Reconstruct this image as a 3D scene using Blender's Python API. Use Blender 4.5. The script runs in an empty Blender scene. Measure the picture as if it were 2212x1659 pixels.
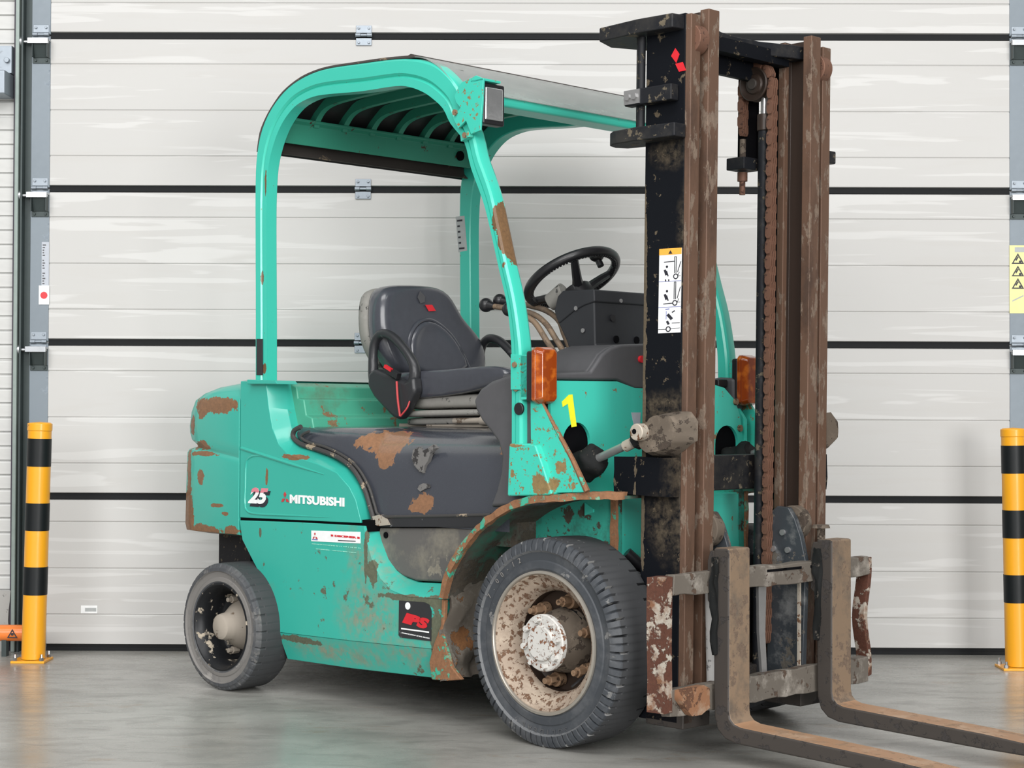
import bpy, bmesh, math, random
from mathutils import Vector, Matrix
random.seed(7)
PI = math.pi
SC = bpy.context.scene
COL = SC.collection

# ---------------------------------------------------------------- camera
PITCH, ROLL, YAW = .0156, .0037, .0085
F_PX = 3745.87
cd = bpy.data.cameras.new('camera')
cam = bpy.data.objects.new('camera', cd)
COL.objects.link(cam)
cd.sensor_fit = 'HORIZONTAL'
cd.sensor_width = 36.0
cd.lens = 36.0 * F_PX / 2212.0
cd.clip_end = 200
fw = Vector((0, math.cos(PITCH), math.sin(PITCH)))
up0 = Vector((0, -math.sin(PITCH), math.cos(PITCH)))
rt0 = Vector((1, 0, 0))
rt = rt0 * math.cos(ROLL) + up0 * math.sin(ROLL)
up = up0 * math.cos(ROLL) - rt0 * math.sin(ROLL)
RZ = Matrix.Rotation(YAW, 3, 'Z')
rt, up, fw = RZ @ rt, RZ @ up, RZ @ fw
cam.matrix_world = Matrix(((rt.x, up.x, -fw.x, 0), (rt.y, up.y, -fw.y, 0), (rt.z, up.z, -fw.z, 1.0477), (0, 0, 0, 1)))
SC.camera = cam

# ---------------------------------------------------------------- light
w = bpy.data.worlds.new('hall')
SC.world = w
w.use_nodes = True
w.node_tree.nodes['Background'].inputs[0].default_value = (1, .99, .975, 1)
w.node_tree.nodes['Background'].inputs[1].default_value = .24


def area(name, loc, target, sx, sy, power, color=(1, 1, 1)):
    l = bpy.data.lights.new(name, 'AREA')
    l.shape = 'RECTANGLE'
    l.size, l.size_y = sx, sy
    l.energy = power
    l.color = color
    o = bpy.data.objects.new(name, l)
    COL.objects.link(o)
    o.location = loc
    o.rotation_euler = (Vector(target) - Vector(loc)).to_track_quat('-Z', 'Y').to_euler()
    return o


area('rooflight', (-2.2, -6.5, 5.4), (-.2, 5.5, .4), 14.0, 5.0, 1480, (1, .99, .985))
area('overhead_rooflight', (-.6, .9, 7.6), (-.4, 2.4, 0), 10.0, 3.0, 560, (1, .99, .985))
area('right_front_light', (5.2, -6.0, 1.7), (.3, 6.0, .7), 3.6, 3.2, 620, (1, .99, .98))  # broad light from the right front, its source unseen

SC.view_settings.view_transform = 'Standard'
SC.view_settings.look = 'None'
SC.view_settings.gamma = 1
SC.view_settings.use_curve_mapping = False
SC.view_settings.exposure = 0.0
SC.cycles.max_bounces = 8


# ---------------------------------------------------------------- materials
def s2l(c):
    return tuple(((v / 255) / 12.92 if v / 255 <= .04045 else ((v / 255 + .055) / 1.055) ** 2.4) for v in c)


class NT:
    def __init__(self, name):
        self.m = bpy.data.materials.new(name)
        self.m.use_nodes = True
        self.t = self.m.node_tree
        self.b = self.t.nodes['Principled BSDF']
        self.tc = self.t.nodes.new('ShaderNodeTexCoord').outputs['Object']

    def n(self, kind, **kw):
        nd = self.t.nodes.new(kind)
        for k, v in kw.items():
            setattr(nd, k, v)
        return nd

    def L(self, a, b):
        self.t.links.new(a, b)

    def mapping(self, scale=(1, 1, 1), loc=(0, 0, 0)):
        mp = self.n('ShaderNodeMapping')
        mp.inputs['Scale'].default_value = scale
        mp.inputs['Location'].default_value = loc
        self.L(self.tc, mp.inputs[0])
        return mp.outputs[0]

    def noise(self, scale, detail=6, rough=.6, vec=None, dist=0):
        nd = self.n('ShaderNodeTexNoise')
        nd.inputs['Scale'].default_value = scale
        nd.inputs['Detail'].default_value = detail
        nd.inputs['Roughness'].default_value = rough
        nd.inputs['Distortion'].default_value = dist
        self.L(vec if vec is not None else self.tc, nd.inputs['Vector'])
        return nd

    def ramp(self, fac, a, b):
        mr = self.n('ShaderNodeMapRange')
        mr.inputs[1].default_value = a
        mr.inputs[2].default_value = b
        self.L(fac, mr.inputs[0])
        return mr.outputs[0]

    def math(self, op, a, b=None):
        nd = self.n('ShaderNodeMath', operation=op)
        for i, v in enumerate((a, b)):
            if v is None:
                continue
            if isinstance(v, (int, float)):
                nd.inputs[i].default_value = v
            else:
                self.L(v, nd.inputs[i])
        return nd.outputs[0]

    def mix(self, fac, a, b):
        nd = self.n('ShaderNodeMix', data_type='RGBA')
        if isinstance(fac, (int, float)):
            nd.inputs[0].default_value = fac
        else:
            self.L(fac, nd.inputs[0])
        for i, v in ((6, a), (7, b)):
            if isinstance(v, tuple):
                nd.inputs[i].default_value = (*v[:3], 1)
            else:
                self.L(v, nd.inputs[i])
        return nd.outputs[2]

    def out(self, color, rough, metal=0, bump=None, bstr=.3, bdist=.003, coat=0, spec=None):
        for k, v in (('Base Color', color), ('Roughness', rough), ('Metallic', metal)):
            s = self.b.inputs[k]
            if isinstance(v, tuple):
                s.default_value = (*v[:3], 1)
            elif isinstance(v, (int, float)):
                s.default_value = v
            else:
                self.L(v, s)
        self.b.inputs['Coat Weight'].default_value = coat
        if spec is not None:
            self.b.inputs['Specular IOR Level'].default_value = spec
        self.b.inputs['Coat Roughness'].default_value = .12
        if bump is not None:
            bp = self.n('ShaderNodeBump')
            bp.inputs['Strength'].default_value = bstr
            bp.inputs['Distance'].default_value = bdist
            self.L(bump, bp.inputs['Height'])
            self.L(bp.outputs[0], self.b.inputs['Normal'])
        return self.m


def spots_mask(t, spots, wob=.5, wscale=24, soft=False):
    """worn-off patches: ellipsoids (centre, radii) with a ragged edge"""
    ns = t.noise(wscale, 5, .65)
    vm = t.n('ShaderNodeVectorMath', operation='SUBTRACT')
    t.L(ns.outputs['Color'], vm.inputs[0])
    vm.inputs[1].default_value = (.5, .5, .5)
    best = None
    for c, r in spots:
        if isinstance(r, (int, float)):
            r = (r, r, r)
        a = t.n('ShaderNodeVectorMath', operation='SUBTRACT')
        t.L(t.tc, a.inputs[0])
        a.inputs[1].default_value = c
        d = t.n('ShaderNodeVectorMath', operation='DIVIDE')
        t.L(a.outputs[0], d.inputs[0])
        d.inputs[1].default_value = r
        e = t.n('ShaderNodeVectorMath', operation='MULTIPLY_ADD')
        t.L(vm.outputs[0], e.inputs[0])
        e.inputs[1].default_value = (wob * 4,) * 3
        t.L(d.outputs[0], e.inputs[2])
        ln = t.n('ShaderNodeVectorMath', operation='LENGTH')
        t.L(e.outputs[0], ln.inputs[0])
        best = ln.outputs['Value'] if best is None else t.math('MINIMUM', best, ln.outputs['Value'])
    return t.ramp(best, 1.15, .35) if soft else t.ramp(best, 1.0, .94)


def painted(name, base, rust=(.20, .085, .035), amount=.0, scale=14, dirt=None, dirt_amt=.0, rough=.32, coat=.25, spots=None,
            edge=0, bump=.25, var=.08, metal=0, dscale=3.0, stretch=None, stains=None, stain_col=(.2, .2, .2), spec=None):
    t = NT(name)
    sv = t.mapping(stretch) if stretch else None
    n1 = t.noise(scale, 9, .68, sv)
    n2 = t.noise(2.2, 3, .5)
    n3 = t.noise(60, 4, .6)
    dark = tuple(c * (1 - var) for c in base)
    lite = tuple(min(1, c * (1 + var) + .0015) for c in base)
    col = t.mix(n2.outputs[0], dark, lite)
    rg = t.ramp(n3.outputs[0], 0, 1)
    rgh = t.math('MULTIPLY_ADD', rg, .12)
    rgh.node.inputs[2].default_value = rough
    if dirt is not None:
        dn = t.noise(dscale, 7, .7, sv)
        dm = t.ramp(dn.outputs[0], .62 - dirt_amt, .78 - dirt_amt)
        dd = t.mix(n3.outputs[0], tuple(c * .7 for c in dirt), tuple(c * 1.25 for c in dirt))
        col = t.mix(dm, col, dd)
        rgh = t.math('MAXIMUM', rgh, t.math('MULTIPLY', dm, .75))
    if stains:
        sm_ = spots_mask(t, stains, .30, 9, soft=True)
        sn = t.noise(30, 7, .72)
        sm_ = t.math('MULTIPLY', sm_, t.ramp(sn.outputs[0], .38, .60))
        col = t.mix(t.math('MULTIPLY', sm_, .85), col, t.mix(n3.outputs[0], tuple(c * .6 for c in stain_col), tuple(c * 1.3 for c in stain_col)))
        rgh = t.math('MAXIMUM', rgh, t.math('MULTIPLY', sm_, .7))
    mask = None
    if amount > 0:
        thr = .78 - amount * .5
        mask = t.ramp(n1.outputs[0], thr, thr + .02)
    if edge > 0:
        bv = t.n('ShaderNodeBevel', samples=4)
        bv.inputs['Radius'].default_value = edge
        geo = t.n('ShaderNodeNewGeometry')
        dp = t.n('ShaderNodeVectorMath', operation='DOT_PRODUCT')
        t.L(bv.outputs[0], dp.inputs[0])
        t.L(geo.outputs['Normal'], dp.inputs[1])
        em = t.ramp(t.math('ADD', dp.outputs['Value'], t.math('MULTIPLY', n1.outputs[0], -.12)), .91, .87)
        mask = em if mask is None else t.math('MAXIMUM', mask, em)
    if spots:
        sm = spots_mask(t, spots)
        mask = sm if mask is None else t.math('MAXIMUM', mask, sm)
    height = n3.outputs[0]
    if mask is not None:
        rn = t.noise(90, 5, .7)
        rc = t.mix(rn.outputs[0], tuple(c * .45 for c in rust), tuple(c * 1.6 for c in rust))
        col = t.mix(mask, col, rc)
        rgh = t.math('MAXIMUM', rgh, t.math('MULTIPLY', mask, .85))
        height = t.math('ADD', t.math('MULTIPLY', mask, t.math('ADD', rn.outputs[0], -1.3)), t.math('MULTIPLY', n3.outputs[0], .12))
    m = t.out(col, rgh, metal, height, bump, .002, coat, spec)
    return m


def plain(name, color, rough=.5, metal=0, coat=0, bump=None):
    t = NT(name)
    n = t.noise(35, 5, .6)
    col = t.mix(n.outputs[0], tuple(c * .86 for c in color), tuple(min(1, c * 1.14) for c in color))
    return t.out(col, rough, metal, n.outputs[0] if bump else None, bump or 0, .002, coat)


GREEN = (.034, .41, .325)
side_spots = [
    ((-1.7739, -0.5400, 1.0666), (.14, .2, .035)), ((-1.8762, -0.5400, 1.0576), (.05, .2, .04)), ((-1.9544, -0.5400, 0.9847), (.02, .2, .045)),
    ((-1.8902, -0.5400, 0.9094), (.07, .2, .02)), ((-1.8647, -0.5400, 0.8774), (.09, .2, .010)), ((-1.9781, -0.5400, 0.8204), (.02, .2, .10)),
    ((-1.8857, -0.5400, 0.7867), (.022, .2, .035)), ((-1.7758, -0.5400, 0.6794), (.05, .2, .008)), ((-1.9759, -0.5400, 0.6384), (.045, .2, .11)),
    ((-1.8613, -0.5400, 0.5716), (.13, .2, .028)), ((-1.6776, -0.5400, 0.5847), (.05, .2, .022)), ((-1.7205, -0.5400, 0.6516), (.02, .2, .008)),
    ((-1.4568, -0.5400, 0.7994), (.008, .1, .03)), ((-1.2716, -0.5400, 0.2116), (.13, .1, .014)), ((-1.2883, -0.5000, 0.8765), (.07, .2, .011)),
    ((-1.4950, -0.5400, 0.5907), (.008, .1, .02)), ((-0.5188, -0.5400, 0.4104), (.05, .06, .02)), ((-0.5063, -0.5400, 0.2576), (.035, .06, .16)),
    ((-0.6713, -0.5400, 0.4107), (.15, .06, .014)), ((-0.8804, -0.5400, 0.5423), (.010, .06, .10)), ((-0.8400, -0.5400, 0.4807), (.02, .06, .05)),
    ((-0.8550, -0.5400, 0.4957), (.03, .06, .03)),
]
M = {}
M['green_body'] = painted('green_body_paint', GREEN, amount=.20, scale=9, rust=(.20, .10, .045), spots=side_spots, coat=.35, rough=.26, var=.05)
M['green_lower'] = painted('green_lower_panel_paint', GREEN, amount=.34, scale=11, rust=(.10, .11, .07), dirt=(.10, .34, .25), dirt_amt=.06,
                           spots=side_spots[13:], coat=.15, rough=.35, dscale=4.5, stain_col=(.24, .24, .17),
                           stains=[((-0.8538, -0.5400, 0.3352), (.20, .1, .16)), ((-0.8803, -0.5400, 0.5262), (.10, .1, .07)), ((-1.0569, -0.5400, 0.1830), (.34, .1, .05)), ((-0.6580, -0.5400, 0.2268), (.16, .1, .07)),
                                   ((-1.2170, -0.5400, 0.2035), (.12, .1, .02)), ((-0.7321, -0.5400, 0.5040), (.10, .1, .06))])
M['green_guard'] = painted('green_guard_paint', (.045, .52, .40), amount=.22, scale=22, rust=(.14, .075, .03), coat=.35, rough=.24,
                           spots=[((-0.2178, -0.5150, 1.6733), (.024, .05, .075)), ((-0.2005, -0.5150, 1.6196), (.022, .05, .07)), ((-0.1841, -0.5120, 1.5589), (.018, .04, .06)), ((-0.2268, -0.5500, 1.6592), (.016, .03, .03)), ((-0.2051, -0.5500, 1.5950), (.010, .03, .035)),
                                  ((-1.4645, -0.5500, 1.2046), (.012, .05, .02)), ((-1.4793, -0.5500, 1.5422), (.008, .05, .03)), ((-1.4637, -0.5300, 1.8980), (.006, .05, .05)), ((-0.2969, -0.5000, 1.8446), .010)])
M['green_post'] = painted('green_chipped_paint', (.045, .52, .40), amount=.42, scale=48, rust=(.22, .15, .06), coat=.2, rough=.32,
                          spots=[((-0.1328, -0.5300, 0.8501), (.014, .05, .02)), ((-0.0031, -0.5300, 0.8204), (.05, .1, .035)), ((0.0581, -0.5000, 0.8577), (.05, .04, .09)),
                                 ((0.0979, -0.5000, 0.8229), (.05, .04, .05)), ((-0.0605, -0.5300, 0.9062), .016), ((-0.1165, -0.5300, 0.9388), (.05, .05, .007))])
M['green_cowl_lit'] = painted('green_cowl_lit_paint', (.047, .55, .43), amount=.30, scale=20, rust=(.22, .13, .06), coat=.2, rough=.32)  # same green paint, lightened to carry the light on its front
M['green_shroud'] = painted('green_dirty_shroud_paint', (.065, .36, .24), amount=.42, scale=7, rust=(.20, .12, .06), dirt=(.10, .20, .13), dirt_amt=.08, coat=.1, rough=.4)
M['green_shaded'] = painted('green_shaded_underside_paint', (.025, .24, .16), amount=.3, scale=15, rust=(.06, .04, .025), coat=.05, rough=.5)  # same green paint, darkened to carry the shade under the roof
M['well'] = painted('wheel_arch_dirt', (.02, .15, .10), amount=.5, scale=6, rust=(.06, .048, .035), dirt=(.07, .062, .05), dirt_amt=.25, coat=0, rough=.7, bump=.8)
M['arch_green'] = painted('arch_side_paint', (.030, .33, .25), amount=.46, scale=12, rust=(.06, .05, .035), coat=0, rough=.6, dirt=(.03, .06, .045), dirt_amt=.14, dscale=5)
M['rust_edge'] = painted('rusted_fender_edge', (.045, .36, .24), amount=.72, scale=20, rust=(.22, .105, .05), coat=0, rough=.6, bump=.7, dirt=(.30, .22, .14), dirt_amt=.12, dscale=15)
M['rust_plain'] = painted('flaking_rust', (.25, .12, .06), rust=(.12, .055, .03), amount=.5, scale=22, dirt=(.36, .26, .18), dirt_amt=.12, coat=0, rough=.8, bump=.9, dscale=14)
M['mud'] = painted('caked_mud', (.10, .085, .068), amount=.44, scale=9, rust=(.15, .065, .022), dirt=(.20, .185, .16), dirt_amt=.12, coat=0, rough=.9, bump=1.0, dscale=9)
M['mast_black'] = painted('black_mast_paint', (.0045, .0055, .008), rust=(.10, .08, .055), amount=.35, scale=22, dirt=(.016, .015, .014), dirt_amt=.03, coat=.0, rough=.5, spec=.10, bump=.6,
                          spots=[((0.2479, -0.3650, 1.4627), (.012, .05, .30)), ((0.2472, -0.3650, 1.0893), (.008, .05, .32)), ((0.2427, -0.3650, 0.7308), (.008, .05, .2)),
                                 ],
                          stain_col=(.085, .068, .048), stains=[((0.4218, -0.3650, 1.5941), (.045, .05, .16)), ((0.4332, -0.3650, 1.3969), (.022, .05, .3)), ((0.4268, -0.3650, 1.0888), (.035, .05, .2)),
                                 ((0.3391, -0.3650, 1.0635), (.12, .05, .05)), ((0.3947, -0.3650, 0.8921), (.06, .08, .14)), ((0.3309, -0.3650, 0.7065), (.07, .05, .12)),
                                 ((0.3952, -0.3650, 0.6815), (.05, .05, .14)), ((0.3552, -0.3650, 1.8401), (.08, .05, .05))])
M['mast_dirty'] = painted('dirty_black_steel', (.008, .009, .012), rust=(.12, .10, .07), amount=.40, scale=26, dirt=(.035, .033, .03), dirt_amt=.12, spec=.3, coat=0, rough=.5, bump=.7)
M['mast_rail'] = painted('worn_brown_mast_rail', (.135, .076, .049), rust=(.185, .135, .10), amount=.46, scale=30, stretch=(1, 1, .35), dirt=(.075, .044, .030), dirt_amt=.12, coat=0, rough=.5, bump=.5, metal=.25, dscale=5)
M['mast_inner'] = painted('dark_greased_channel', (.035, .022, .016), rust=(.10, .055, .035), amount=.35, scale=6, dirt=(.07, .07, .075), dirt_amt=.05, coat=.1, rough=.45, metal=.2, stretch=(1, 1, .12))
M['carriage'] = painted('worn_carriage_steel', (.135, .118, .098), rust=(.085, .055, .038), amount=.40, scale=18, dirt=(.34, .31, .27), dirt_amt=.10, coat=0, rough=.6, bump=.8, dscale=10)
M['carriage_rust'] = painted('rusted_white_flaking_steel', (.42, .38, .32), rust=(.09, .032, .018), amount=.62, scale=18, dirt=(.20, .09, .045), dirt_amt=.18, coat=0, rough=.65, bump=.9, dscale=12)
M['slate'] = painted('slate_grey_greasy_steel', (.036, .043, .050), rust=(.10, .09, .075), amount=.40, scale=14, dirt=(.16, .165, .165), dirt_amt=.10, coat=.15, rough=.42, bump=.6, dscale=9)
M['fork'] = painted('worn_fork_steel', (.235, .165, .108), rust=(.155, .11, .078), amount=.44, scale=24, dirt=(.13, .105, .082), dirt_amt=.14, coat=0, rough=.55, bump=.6, metal=.15, dscale=7)
M['fork_top'] = painted('bare_rubbed_fork_top', (.36, .21, .12), rust=(.27, .175, .11), amount=.45, scale=20, dirt=(.45, .32, .22), dirt_amt=.1, coat=0, rough=.5, bump=.4, metal=.2, dscale=8)
M['fork_side'] = painted('greasy_fork_side', (.042, .035, .030), rust=(.035, .03, .028), amount=.42, scale=20, coat=.05, rough=.55, bump=.9)
M['chain'] = painted('rusty_chain_steel', (.17, .085, .055), rust=(.07, .035, .025), amount=.4, scale=60, coat=0, rough=.6, bump=.5, metal=.3)
M['rod'] = plain('grey_rod_steel', (.42, .42, .42), .35, .7)
M['white_rod'] = painted('pale_scuffed_tube', (.50, .50, .49), rust=(.16, .16, .16), amount=.4, scale=20, rough=.4, coat=0)
M['casting'] = painted('dusty_brown_casting', (.105, .083, .062), rust=(.05, .036, .026), amount=.46, scale=22, dirt=(.18, .145, .11), dirt_amt=.12, coat=0, rough=.8, bump=1.0, dscale=12)
M['pin'] = painted('scuffed_pin', (.48, .43, .36), rust=(.14, .07, .035), amount=.45, scale=50, coat=0, rough=.5, metal=.3)
M['boot'] = painted('torn_black_rubber', (.010, .011, .011), rust=(.09, .08, .068), amount=.36, scale=30, spec=.2, coat=0, rough=.7, bump=.9)
M['rim'] = painted('dusty_beige_rim', (.33, .26, .20), rust=(.13, .07, .04), amount=.50, scale=48, dirt=(.44, .36, .28), dirt_amt=.14, coat=0, rough=.75, bump=.6, dscale=11)
M['hub'] = painted('whitish_rusty_hub', (.55, .54, .51), rust=(.18, .075, .035), amount=.46, scale=60, coat=0, rough=.6, bump=.7)
M['nut'] = painted('rusty_brown_nut', (.26, .165, .10), rust=(.06, .035, .02), amount=.4, scale=50, coat=0, rough=.55, metal=.3)
M['rim_ring'] = plain('worn_steel_lock_ring', (.42, .39, .34), .38, .6)
M['tyre'] = painted('dusty_tyre_rubber', (.060, .064, .070), rust=(.13, .128, .125), amount=.42, scale=9, dirt=(.115, .115, .115), dirt_amt=.14, coat=0, rough=.62, bump=.3, dscale=6)
M['tyre_front'] = painted('scuffed_blue_black_rubber', (.042, .048, .056), rust=(.16, .16, .158), amount=.34, scale=12, dirt=(.085, .09, .097), dirt_amt=.14, coat=0, rough=.55, bump=.35, dscale=5)
M['slot_dust'] = plain('dust_in_tread_slots', (.24, .24, .235), .8)
M['ring_dust'] = plain('rubbed_sidewall_ring', (.12, .125, .13), .6)
M['tyre_side'] = painted('dusty_grey_sidewall', (.18, .172, .162), rust=(.25, .24, .225), amount=.40, scale=7, dirt=(.10, .10, .102), dirt_amt=.10, coat=0, rough=.7, bump=.3, dscale=7)
M['tread'] = painted('worn_tread_rubber', (.040, .042, .045), rust=(.14, .14, .135), amount=.18, scale=20, coat=0, rough=.6, bump=.3)
M['rim_black'] = painted('black_flaking_rim', (.008, .009, .011), rust=(.38, .33, .26), amount=.40, scale=20, coat=0, spec=.35, rough=.35, bump=.4)
M['hub_grey'] = painted('dusty_grey_hub', (.34, .30, .25), rust=(.16, .12, .085), amount=.35, scale=14, coat=0, rough=.7, bump=.7)
M['hood'] = painted('grey_hood_plastic', (.048, .053, .066), rust=(.235, .115, .055), amount=.13, scale=11, coat=.9, rough=.20, var=.12, bump=.05,
                    spots=[((-0.8965, -0.4400, 0.9412), (.125, .2, .038)), ((-0.8525, -0.4900, 0.9051), (.075, .2, .045)), ((-0.8573, -0.4900, 0.8726), (.04, .2, .03)),
                           ((-0.6404, -0.5000, 0.7312), (.055, .1, .035)), ((-0.6593, -0.5000, 0.7115), (.07, .1, .014)),
                           ((-0.2571, -0.5000, 0.9271), (.05, .2, .024))])
M['hood_flake'] = painted('flaked_hood_patch', (.16, .155, .15), rust=(.03, .028, .028), amount=.5, scale=30, coat=.1, rough=.45)
M['seal'] = painted('weathered_rubber_seal', (.045, .043, .042), rust=(.30, .24, .17), amount=.40, scale=16, coat=0, rough=.6)
M['step'] = painted('dusty_step_cover_plastic', (.105, .100, .095), rust=(.22, .20, .16), amount=.36, scale=7, dirt=(.20, .185, .15), dirt_amt=.14, coat=0, rough=.6, bump=.2, dscale=5)
M['seat'] = plain('grey_seat_vinyl', (.056, .060, .073), .27, 0, .6)
M['seat_dark'] = painted('scuffed_black_plastic', (.020, .021, .024), rust=(.10, .105, .11), amount=.28, scale=12, coat=.2, rough=.4)
M['bellows'] = painted('dusty_grey_bellows', (.24, .235, .215), rust=(.05, .05, .048), amount=.42, scale=9, dirt=(.27, .26, .24), dirt_amt=.16, coat=0, rough=.6, bump=.4, dscale=7)
M['trim_grey'] = plain('grey_dash_plastic', (.075, .075, .080), .5)
M['dash'] = painted('black_dash_plastic', (.022, .024, .028), rust=(.10, .095, .085), amount=.22, scale=12, coat=0, rough=.5)
M['black'] = plain('black_rubber', (.012, .012, .014), .4, 0, .2)
M['soft_black'] = plain('matt_black', (.003, .003, .004), .95)
M['soft_black'].node_tree.nodes['Principled BSDF'].inputs['Specular IOR Level'].default_value = .1
t = NT('amber_lens')
_n = t.noise(26, 3, .5)
M['amber'] = t.out(t.mix(t.ramp(_n.outputs[0], .50, .68), (.27, .045, .005), (.52, .13, .014)), .14, 0, None, 0, 0, .6)
M['lens'] = plain('headlamp_glass', (.85, .87, .88), .22, .85, .6, .3)
M['roof_sheet'] = painted('weathered_roof_sheet', (.010, .010, .011), rust=(.16, .13, .09), amount=.12, scale=8, coat=.1, rough=.5)
M['roof_edge'] = painted('dusty_edge_trim', (.05, .042, .038), rust=(.20, .15, .10), amount=.35, scale=9, coat=0, rough=.6)
M['yellow_num'] = plain('yellow_vinyl', (.90, .86, .03), .4)
M['white'] = plain('white_vinyl', (.86, .88, .88), .35)
M['red'] = plain('red_vinyl', (.62, .02, .03), .35)
M['red_cord'] = plain('faded_red_webbing', (.48, .045, .05), .6)
M['pink'] = plain('faded_pink_vinyl', (.70, .22, .27), .4)
M['dark_print'] = plain('dark_print', (.02, .02, .03), .5)
M['blue_print'] = plain('blue_print', (.16, .18, .42), .5)
M['orange_print'] = plain('orange_print', (.88, .42, .06), .5)
M['pale_green_print'] = plain('pale_green_print', (.38, .80, .66), .4)
M['label_grey'] = plain('faded_grey_label', (.40, .42, .42), .5)
M['label_clear'] = plain('pale_grey_tape', (.44, .47, .52), .45)
M['seal_rubber'] = plain('dark_seal_rubber', (.014, .015, .016), .75)
M['seal_rubber'].node_tree.nodes['Principled BSDF'].inputs['Specular IOR Level'].default_value = .2
M['galv'] = painted('galvanised_steel', (.30, .34, .38), rust=(.40, .44, .48), amount=.38, scale=12, coat=0, rough=.42, bump=.1, metal=.55)
M['stile'] = painted('painted_grey_stile', (.20, .235, .265), rust=(.25, .29, .33), amount=.3, scale=5, coat=0, rough=.45, bump=.05, metal=.25)
M['dark_track'] = plain('dark_green_grey_track', (.045, .06, .06), .5, .3)
M['pale_track'] = plain('pale_green_grey_track', (.24, .29, .27), .45, .2)
M['purple_gap'] = plain('dark_joint', (.045, .035, .055), .6)
M['zinc'] = plain('bright_zinc', (.45, .47, .49), .28, .9)
M['yellow'] = painted('yellow_bollard_paint', (.83, .37, .012), rust=(.30, .13, .02), amount=.22, scale=16, rough=.35, coat=.2, bump=.1)
M['bollard_black'] = painted('black_bollard_band', (.006, .008, .009), rust=(.05, .05, .035), amount=.12, scale=18, rough=.4, coat=0, bump=.1, spec=.3)
M['orange'] = plain('orange_guard_paint', (.80, .21, .035), .35, 0, .2)
M['sticker_yellow'] = plain('pale_yellow_sticker', (.80, .76, .33), .5)

# translucent rain visor
t = NT('milky_polycarbonate')
n = t.noise(9, 4, .6, t.mapping((1, 1, 6)))
col = t.mix(n.outputs[0], (.42, .45, .44), (.62, .64, .62))
t.out(col, .25)
t.b.inputs['Transmission Weight'].default_value = .55
t.b.inputs['IOR'].default_value = 1.2
t.b.inputs['Alpha'].default_value = .8
M['visor'] = t.m

# door panel skin: off-white, faint horizontal streaks with their sheen painted into the colour
t = NT('off_white_door_skin')
t.tc = t.n('ShaderNodeNewGeometry').outputs['Position']
n1 = t.noise(3.0, 5, .55, t.mapping((.55, 1, 7)), .6)
n2 = t.noise(2.4, 3, .5, t.mapping((.45, 1, 9), (3, 1, 2)), .8)
n3 = t.noise(1.1, 3, .5)
n4 = t.noise(220, 2, .5)
streak = t.ramp(n1.outputs[0], .545, .62)
sh = t.ramp(n2.outputs[0], .58, .62)
base = t.mix(n3.outputs[0], (.52, .515, .50), (.56, .555, .54))
base = t.mix(t.math('MULTIPLY', streak, .40), base, (.525, .515, .495))
base = t.mix(t.math('MULTIPLY', sh, .55), base, (.65, .648, .635))
t.out(base, .60, 0, n4.outputs[0], .10, .001, 0, .15)
M['door'] = t.m

# polished, scuffed concrete
t = NT('polished_concrete')
n1 = t.noise(1.3, 7, .62, t.mapping((1, 1.6, 1)), .4)
n2 = t.noise(7, 7, .66, t.mapping((.7, 1.6, 1)), .5)
n3 = t.noise(.55, 3, .5)
n5 = t.noise(90, 3, .6)
c = t.mix(t.ramp(n1.outputs[0], .35, .68), (.27, .266, .245), (.43, .425, .395))
c = t.mix(t.math('MULTIPLY', t.ramp(n2.outputs[0], .48, .68), .6), c, (.17, .165, .155))
n6 = t.noise(3.4, 6, .7, t.mapping((.8, 2.2, 1), (5, 2, 0)), .7)
c = t.mix(t.math('MULTIPLY', t.ramp(n6.outputs[0], .60, .68), .5), c, (.24, .165, .10))
c = t.mix(t.math('MULTIPLY', t.ramp(n5.outputs[0], .45, .75), .25), c, (.33, .32, .30))
rg = t.math('MULTIPLY_ADD', n2.outputs[0], .30)
rg.node.inputs[2].default_value = .12
t.out(c, rg, 0, n2.outputs[0], .10, .002)
t.b.inputs['Specular IOR Level'].default_value = .6
M['floor'] = t.m

# cladding beside the door
t = NT('pale_cladding')
n1 = t.noise(6, 4, .6, t.mapping((1, 1, 5)))
t.out(t.mix(n1.outputs[0], (.52, .525, .51), (.66, .665, .65)), .45)
M['cladding'] = t.m
M['stone'] = painted('rough_concrete_plinth', (.36, .355, .34), rust=(.13, .13, .125), amount=.45, scale=16, coat=0, rough=.9, bump=1.0)


# ---------------------------------------------------------------- mesh helpers
def obj(name, bm, mat, parent=None, bevel=0, seg=2, smooth=38, sub=0, label=None, kind=None):
    me = bpy.data.meshes.new(name)
    bmesh.ops.recalc_face_normals(bm, faces=bm.faces)
    bm.to_mesh(me)
    bm.free()
    mats = mat if isinstance(mat, (list, tuple)) else [mat]
    for k in mats:
        me.materials.append(M[k])
    me.polygons.foreach_set('use_smooth', [True] * len(me.polygons))
    me.set_sharp_from_angle(angle=math.radians(smooth))
    o = bpy.data.objects.new(name, me)
    COL.objects.link(o)
    if parent is not None:
        o.parent = parent
    if bevel:
        md = o.modifiers.new('edge', 'BEVEL')
        md.width = bevel
        md.segments = seg
        md.limit_method = 'ANGLE'
        md.angle_limit = math.radians(35)
        md.harden_normals = True
    if sub:
        md = o.modifiers.new('round', 'SUBSURF')
        md.levels = md.render_levels = sub
    if label:
        o['label'] = label
    if kind:
        o['kind'] = kind
    return o


def tag(o, label, cat, group=None, kind=None):
    o['label'] = label
    o['category'] = cat
    if group:
        o['group'] = group
    if kind:
        o['kind'] = kind
    return o


def empty(name, loc=(0, 0, 0), rz=0):
    o = bpy.data.objects.new(name, None)
    COL.objects.link(o)
    o.location = loc
    o.rotation_euler = (0, 0, rz)
    o.empty_display_size = .1
    return o


def pt(axis, a, u, v):
    return {'X': (a, u, v), 'Y': (u, a, v), 'Z': (u, v, a)}[axis]


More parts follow.
